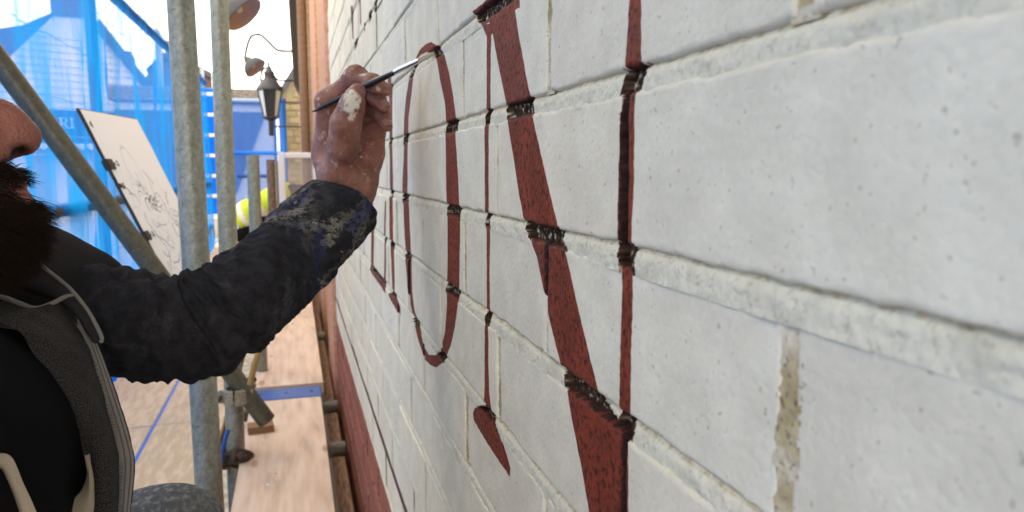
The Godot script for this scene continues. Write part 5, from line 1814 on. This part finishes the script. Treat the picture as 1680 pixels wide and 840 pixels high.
func net_texture() -> ImageTexture:   # woven blue mesh: threads, denser creases, doubled hems
	var n := 512
	var f := seamless(n, 41, 0.02, 4).get_data()
	var d := PackedByteArray()
	d.resize(n * n * 4)
	for y in n:
		for x in n:
			var v := f[((y / 5) & 511) * n + x]
			var al := 190 + ((v - 128) >> 1)
			if y % 64 < 2: al += 34
			if x % 32 == 0: al += 16
			var at := (y * n + x) * 4
			d[at] = 4; d[at + 1] = 150 + ((v - 128) >> 3); d[at + 2] = 253; d[at + 3] = clampi(al, 60, 235)
	return ImageTexture.create_from_image(Image.create_from_data(n, n, false, Image.FORMAT_RGBA8, d))

func make_materials() -> void:
	var mott := seamless(512, 51, 0.02, 4)
	var fine := seamless(512, 52, 0.09, 3)
	var grain := seamless(512, 53, 0.03, 4, FastNoiseLite.TYPE_SIMPLEX_SMOOTH)
	var fine_bump := bumps(fine, 4.0)
	# paint, brick, mortar
	M.joint_red = mat(rgb(0.075, 0.022, 0.016), 0.85)
	var streak := seamless(512, 54, 0.03, 4)
	for k in 3:
		M["red_brick%d" % k] = mat(rgb(1, 1, 1), 0.75, 0.0, ramp(streak, [[0.25, rgb_l(0.09, 0.022, 0.014)], [0.45, rgb_l(0.24, 0.065, 0.035) * (0.9 + 0.12 * k)], [0.8, rgb_l(0.33, 0.10, 0.055)]]), 6.0 + k, fine_bump, 0.8)
	# steel
	var zinc := zinc_texture()
	M.galvanised = mat(Color.WHITE, 0.42, 0.45, zinc, 0.0, fine_bump, 0.15)
	M.galvanised.uv1_scale = Vector3(1.0, 4.0, 1)
	M.grey_tube = mat(Color(0.66, 0.65, 0.62), 0.45, 0.4, zinc, 0.0, fine_bump, 0.15)
	M.grey_tube.uv1_scale = Vector3(1.0, 4.0, 1)
	M.tube_dark = mat(rgb(0.06, 0.06, 0.065), 0.5, 0.3)
	M.tube_blue = mat(rgb(0.012, 0.05, 0.30), 0.6)
	M.rust_tube = mat(Color.WHITE, 0.7, 0.1, ramp(mott, [[0.3, rgb_l(0.12, 0.075, 0.05)], [0.7, rgb_l(0.26, 0.17, 0.12)]]), 5.0)
	M.rust = mat(Color.WHITE, 0.8, 0.2, ramp(mott, [[0.3, rgb_l(0.035, 0.025, 0.02)], [0.7, rgb_l(0.13, 0.08, 0.05)]]), 20.0, fine_bump, 1.0)
	M.caked = mat(Color.WHITE, 0.8, 0.0, ramp(mott, [[0.3, rgb_l(0.16, 0.13, 0.09)], [0.6, rgb_l(0.42, 0.38, 0.28)]]), 22.0, fine_bump, 1.0)
	M.black_metal = mat(rgb(0.018, 0.018, 0.02), 0.45, 0.2)
	M.lamp_grey = mat(rgb(0.028, 0.03, 0.038), 0.55, 0.0)
	M.lamp_inside = mat(rgb(0.46, 0.35, 0.30), 0.6)
	M.chrome = mat(rgb(0.75, 0.74, 0.72), 0.22, 1.0)
	M.gloss_black = mat(rgb(0.010, 0.010, 0.012), 0.28)
	M.bristle = mat(rgb(0.55, 0.50, 0.40), 0.6)
	M.blue_steel = mat(rgb(0.005, 0.085, 0.37), 0.5, 0.0, ramp(mott, [[0.35, rgb_l(0.7, 0.7, 0.7)], [0.6, rgb_l(1, 1, 1)]]), 12.0)
	M.rail_pale = mat(rgb(0.30, 0.45, 0.68), 0.6)
	M.white_paint = mat(rgb(0.72, 0.72, 0.70), 0.5)
	M.ochre_paint = mat(rgb(0.30, 0.17, 0.03), 0.5)
	M.black_plastic = mat(rgb(0.022, 0.02, 0.02), 0.5)
	M.cardboard = mat(Color.WHITE, 0.85, 0.0, ramp(fine, [[0.3, rgb_l(0.22, 0.11, 0.045)], [0.7, rgb_l(0.33, 0.19, 0.09)]]), 12.0)
	# timber: grain stretched along the board
	var wood := seamless(512, 55, 0.02, 5, FastNoiseLite.TYPE_SIMPLEX_SMOOTH)
	for k in 3:
		M["board%d" % k] = mat(Color.WHITE, 0.75, 0.0, board_texture(70 + k * 3, Vector3(228, 202, 178), Vector3(176, 134, 102)))
		var p := ramp(wood, [[0.2, rgb_l(0.60, 0.43, 0.26)], [0.5, rgb_l(0.69, 0.51, 0.33) * (1.0 - 0.05 * k)], [0.8, rgb_l(0.74, 0.57, 0.39)]])
		M["plywood%d" % k] = mat(Color.WHITE, 0.72, 0.0, p, 1.0, fine_bump, 0.1)
		M["plywood%d" % k].uv1_scale = Vector3(4.0, 4.0, 0.8)
		M["plywood%d" % k].uv1_offset = Vector3(0.2 * k, 0, 0.21 * k)
	M.timber_dark = mat(rgb(0.12, 0.08, 0.05), 0.85)
	M.timber_black = mat(rgb(0.03, 0.022, 0.018), 0.8)
	M.timber_brown = mat(Color.WHITE, 0.8, 0.0, ramp(wood, [[0.3, rgb_l(0.12, 0.065, 0.035)], [0.7, rgb_l(0.27, 0.155, 0.085)]]), 1.0)
	M.timber_brown.uv1_scale = Vector3(9, 9, 1.2)
	# cloth
	M.black_cloth = mat(rgb(0.005, 0.005, 0.006), 0.95)
	M.jacket = mat(Color.WHITE, 0.95, 0.0, ramp(fine, [[0.3, rgb_l(0.016, 0.015, 0.016)], [0.7, rgb_l(0.032, 0.030, 0.031)]]), 30.0, fine_bump, 0.7)
	M.fleece = mat(Color.WHITE, 1.0, 0.0, ramp(fine, [[0.3, rgb_l(0.009, 0.008, 0.008)], [0.62, rgb_l(0.024, 0.022, 0.022)], [0.74, rgb_l(0.10, 0.095, 0.09)]]), 26.0, fine_bump, 1.2)
	M.fleece.rim_enabled = true
	M.fleece.rim = 0.1
	M.sleeve = mat(Color.WHITE, 0.92, 0.0, sleeve_texture(), 0.0, fine_bump, 0.5)
	M.zip = mat(Color.WHITE, 0.9, 0.0, ramp(fine, [[0.3, rgb_l(0.14, 0.125, 0.115)], [0.7, rgb_l(0.23, 0.21, 0.195)]]), 60.0, fine_bump, 0.6)
	M.zip_dark = mat(rgb(0.09, 0.08, 0.075), 0.9)
	M.canvas = mat(Color.WHITE, 0.95, 0.0, ramp(fine, [[0.3, rgb_l(0.20, 0.165, 0.12)], [0.7, rgb_l(0.34, 0.29, 0.22)]]), 40.0, fine_bump, 0.8)
	M.trousers = mat(Color.WHITE, 0.95, 0.0, ramp(mott, [[0.30, rgb_l(0.10, 0.11, 0.125)], [0.62, rgb_l(0.15, 0.155, 0.16)], [0.70, rgb_l(0.28, 0.275, 0.26)]]), 11.0, fine_bump, 0.6)
	for key in ["black_cloth", "jacket", "fleece", "sleeve", "zip", "canvas", "trousers"]: M[key].metallic_specular = 0.15
	M.hi_vis = mat(rgb(0.48, 0.60, 0.02), 0.8)
	M.vest = mat(Color.WHITE, 0.8)
	M.vest.vertex_color_use_as_albedo = true
	M.skin = mat(Color.WHITE, 0.52)
	M.skin.vertex_color_use_as_albedo = true
	M.skin.subsurf_scatter_enabled = true
	M.skin.subsurf_scatter_strength = 0.08
	M.skin.uv1_triplanar = true
	M.skin.uv1_world_triplanar = true
	M.skin.uv1_scale = Vector3.ONE * 14.0
	M.skin.normal_enabled = true
	M.skin.normal_texture = bumps(seamless(512, 58, 0.05, 5), 9.0)
	M.skin.normal_scale = 0.8
	M.nail = mat(rgb(0.29, 0.155, 0.115), 0.35)
	M.eye = mat(rgb(0.6, 0.58, 0.55), 0.2)
	M.hair = mat(rgb(0.016, 0.0095, 0.007), 0.8)
	# nets and glass
	M.net = mat(Color.WHITE, 0.9, 0.0, net_texture())
	M.net.transparency = BaseMaterial3D.TRANSPARENCY_ALPHA
	M.net.cull_mode = BaseMaterial3D.CULL_DISABLED
	M.net.backlight_enabled = true
	M.net.backlight = Color(1, 1, 1)
	var azure := func(c: Color) -> ImageTexture:
		var im := Image.create(8, 8, false, Image.FORMAT_RGBA8)
		im.fill(c)
		return ImageTexture.create_from_image(im)
	M.net_pale = mat(Color.WHITE, 0.9, 0.0, azure.call(Color(0.16, 0.50, 0.93, 0.60)))
	M.net_thick = mat(Color.WHITE, 0.9, 0.0, azure.call(Color(0.02, 0.50, 0.97, 1.0)))
	M.net_pale.transparency = BaseMaterial3D.TRANSPARENCY_ALPHA
	for m in [M.net_pale, M.net_thick]:
		m.cull_mode = BaseMaterial3D.CULL_DISABLED
		m.backlight_enabled = true
		m.backlight = Color(1, 1, 1)
	M.net_edge = mat(rgb(0.006, 0.20, 0.80), 0.7)
	M.blue_film = mat(rgb(0.01, 0.12, 0.60), 0.5)
	M.dusty_glass = mat(Color(0.75, 0.74, 0.72, 0.2), 0.6)
	M.dusty_glass.transparency = BaseMaterial3D.TRANSPARENCY_ALPHA
	M.frosted = mat(rgb(0.7, 0.68, 0.64), 0.4)
	M.frosted_pane = mat(Color(0.85, 0.87, 0.92, 0.75), 0.5)
	M.frosted_pane.transparency = BaseMaterial3D.TRANSPARENCY_ALPHA
	M.dark_pane = mat(rgb(0.02, 0.025, 0.03), 0.1)
	M.pale_pane = mat(rgb(0.30, 0.36, 0.42), 0.15)
	M.drawing = mat(Color.WHITE, 0.85, 0.0, drawing_texture())
	# the street
	M.asphalt = mat(Color.WHITE, 0.9, 0.0, ramp(mott, [[0.3, rgb_l(0.04, 0.04, 0.042)], [0.7, rgb_l(0.075, 0.075, 0.078)]]), 0.5)
	M.paving = mat(Color.WHITE, 0.9, 0.0, ramp(mott, [[0.3, rgb_l(0.18, 0.17, 0.155)], [0.7, rgb_l(0.30, 0.29, 0.27)]]), 0.7)
	M.pilaster_pink = mat(Color.WHITE, 0.85, 0.0, ramp(mott, [[0.3, rgb_l(0.38, 0.17, 0.10)], [0.7, rgb_l(0.56, 0.29, 0.18)]]), 3.0)
	M.wall_ochre = mat(Color.WHITE, 0.85, 0.0, ramp(mott, [[0.3, rgb_l(0.34, 0.18, 0.055)], [0.7, rgb_l(0.50, 0.31, 0.12)]]), 3.0)
	M.wall_tan = mat(Color.WHITE, 0.85, 0.0, ramp(mott, [[0.3, rgb_l(0.28, 0.17, 0.10)], [0.7, rgb_l(0.42, 0.28, 0.18)]]), 3.0)
	M.wall_cream = mat(rgb(0.55, 0.44, 0.28), 0.85)
	M.mortar_yellow = mat(rgb(0.30, 0.25, 0.16), 0.9)
	for k in 3: M["stone%d" % k] = mat(Color.WHITE, 0.9, 0.0, ramp(mott, [[0.3, rgb_l(0.28, 0.21, 0.11) * (1.0 - 0.1 * k)], [0.7, rgb_l(0.46, 0.37, 0.22) * (1.0 - 0.1 * k)]]), 2.5)
	M.stone_brown = mat(Color.WHITE, 0.9, 0.0, ramp(mott, [[0.3, rgb_l(0.13, 0.11, 0.10)], [0.7, rgb_l(0.28, 0.25, 0.22)]]), 1.5)
	M.slate = mat(rgb(0.07, 0.075, 0.09), 0.7)
	M.white_render = mat(rgb(0.62, 0.62, 0.61), 0.9)
	M.render_line = mat(rgb(0.45, 0.46, 0.47), 0.9)
	M.render_grey = mat(rgb(0.5, 0.52, 0.55), 0.9)
	M.brick_dark = mat(rgb(0.12, 0.075, 0.06), 0.9)
	M.sign_navy = mat(rgb(0.02, 0.05, 0.14), 0.6)
	M.sign_letter = mat(rgb(0.55, 0.58, 0.62), 0.6)
	M.post_grey = mat(rgb(0.45, 0.47, 0.45), 0.7)
	M.hair.metallic_specular = 0.2

func rgb_l(r: float, g: float, b: float) -> Color:
	return Color(r, g, b)

func _ready() -> void:
	rng.seed = 7
	noise.seed = 3
	noise.frequency = 0.1
	noise.noise_type = FastNoiseLite.TYPE_SIMPLEX_SMOOTH
	noise.fractal_octaves = 2
	# camera
	var cam := Camera3D.new()
	cam.name = "camera"
	add_child(cam)
	var att := CameraAttributesPhysical.new()
	att.frustum_focal_length = 34.286
	att.frustum_focus_distance = 0.50
	att.frustum_near = 0.02
	att.frustum_far = 600.0
	att.exposure_aperture = 19.0
	cam.attributes = att
	cam.fov = 38.58
	cam.near = 0.02
	cam.far = 600.0
	cam.position = Vector3(0, 0.77, 0)
	cam.basis = Basis(Vector3.UP, deg_to_rad(-16.5417)) * Basis(Vector3.RIGHT, deg_to_rad(-6.8898))
	cam.current = true
	# bright overcast sky and a very soft sun
	var env := Environment.new()
	env.background_mode = Environment.BG_SKY
	var sky := Sky.new()
	var sm := ProceduralSkyMaterial.new()
	sm.sky_top_color = Color(0.985, 0.955, 0.91)
	sm.sky_horizon_color = Color(1.0, 0.97, 0.925)
	sm.sky_curve = 0.2
	sm.sky_energy_multiplier = 1.5
	sm.ground_bottom_color = Color(0.30, 0.29, 0.28)
	sm.ground_horizon_color = Color(0.62, 0.62, 0.62)
	sm.sun_angle_max = 1.0
	sky.sky_material = sm
	env.sky = sky
	env.tonemap_mode = Environment.TONE_MAPPER_LINEAR
	env.tonemap_exposure = 1.68
	env.sdfgi_enabled = true
	env.ssao_enabled = true
	env.ssil_enabled = true
	var we := WorldEnvironment.new()
	we.name = "environment"
	we.environment = env
	add_child(we)
	var sun := DirectionalLight3D.new()
	sun.name = "sun"
	sun.light_energy = 0.4
	sun.light_color = Color(1.0, 0.95, 0.88)
	sun.light_angular_distance = 30.0
	sun.shadow_enabled = true
	add_child(sun)
	sun.look_at_from_position(Vector3(-3, 6, -2.5), Vector3.ZERO)
	make_materials()
	build_street()
	build_wall()
	build_scaffold()
	build_board()
	build_lamps()
	build_worker()
	build_painter()
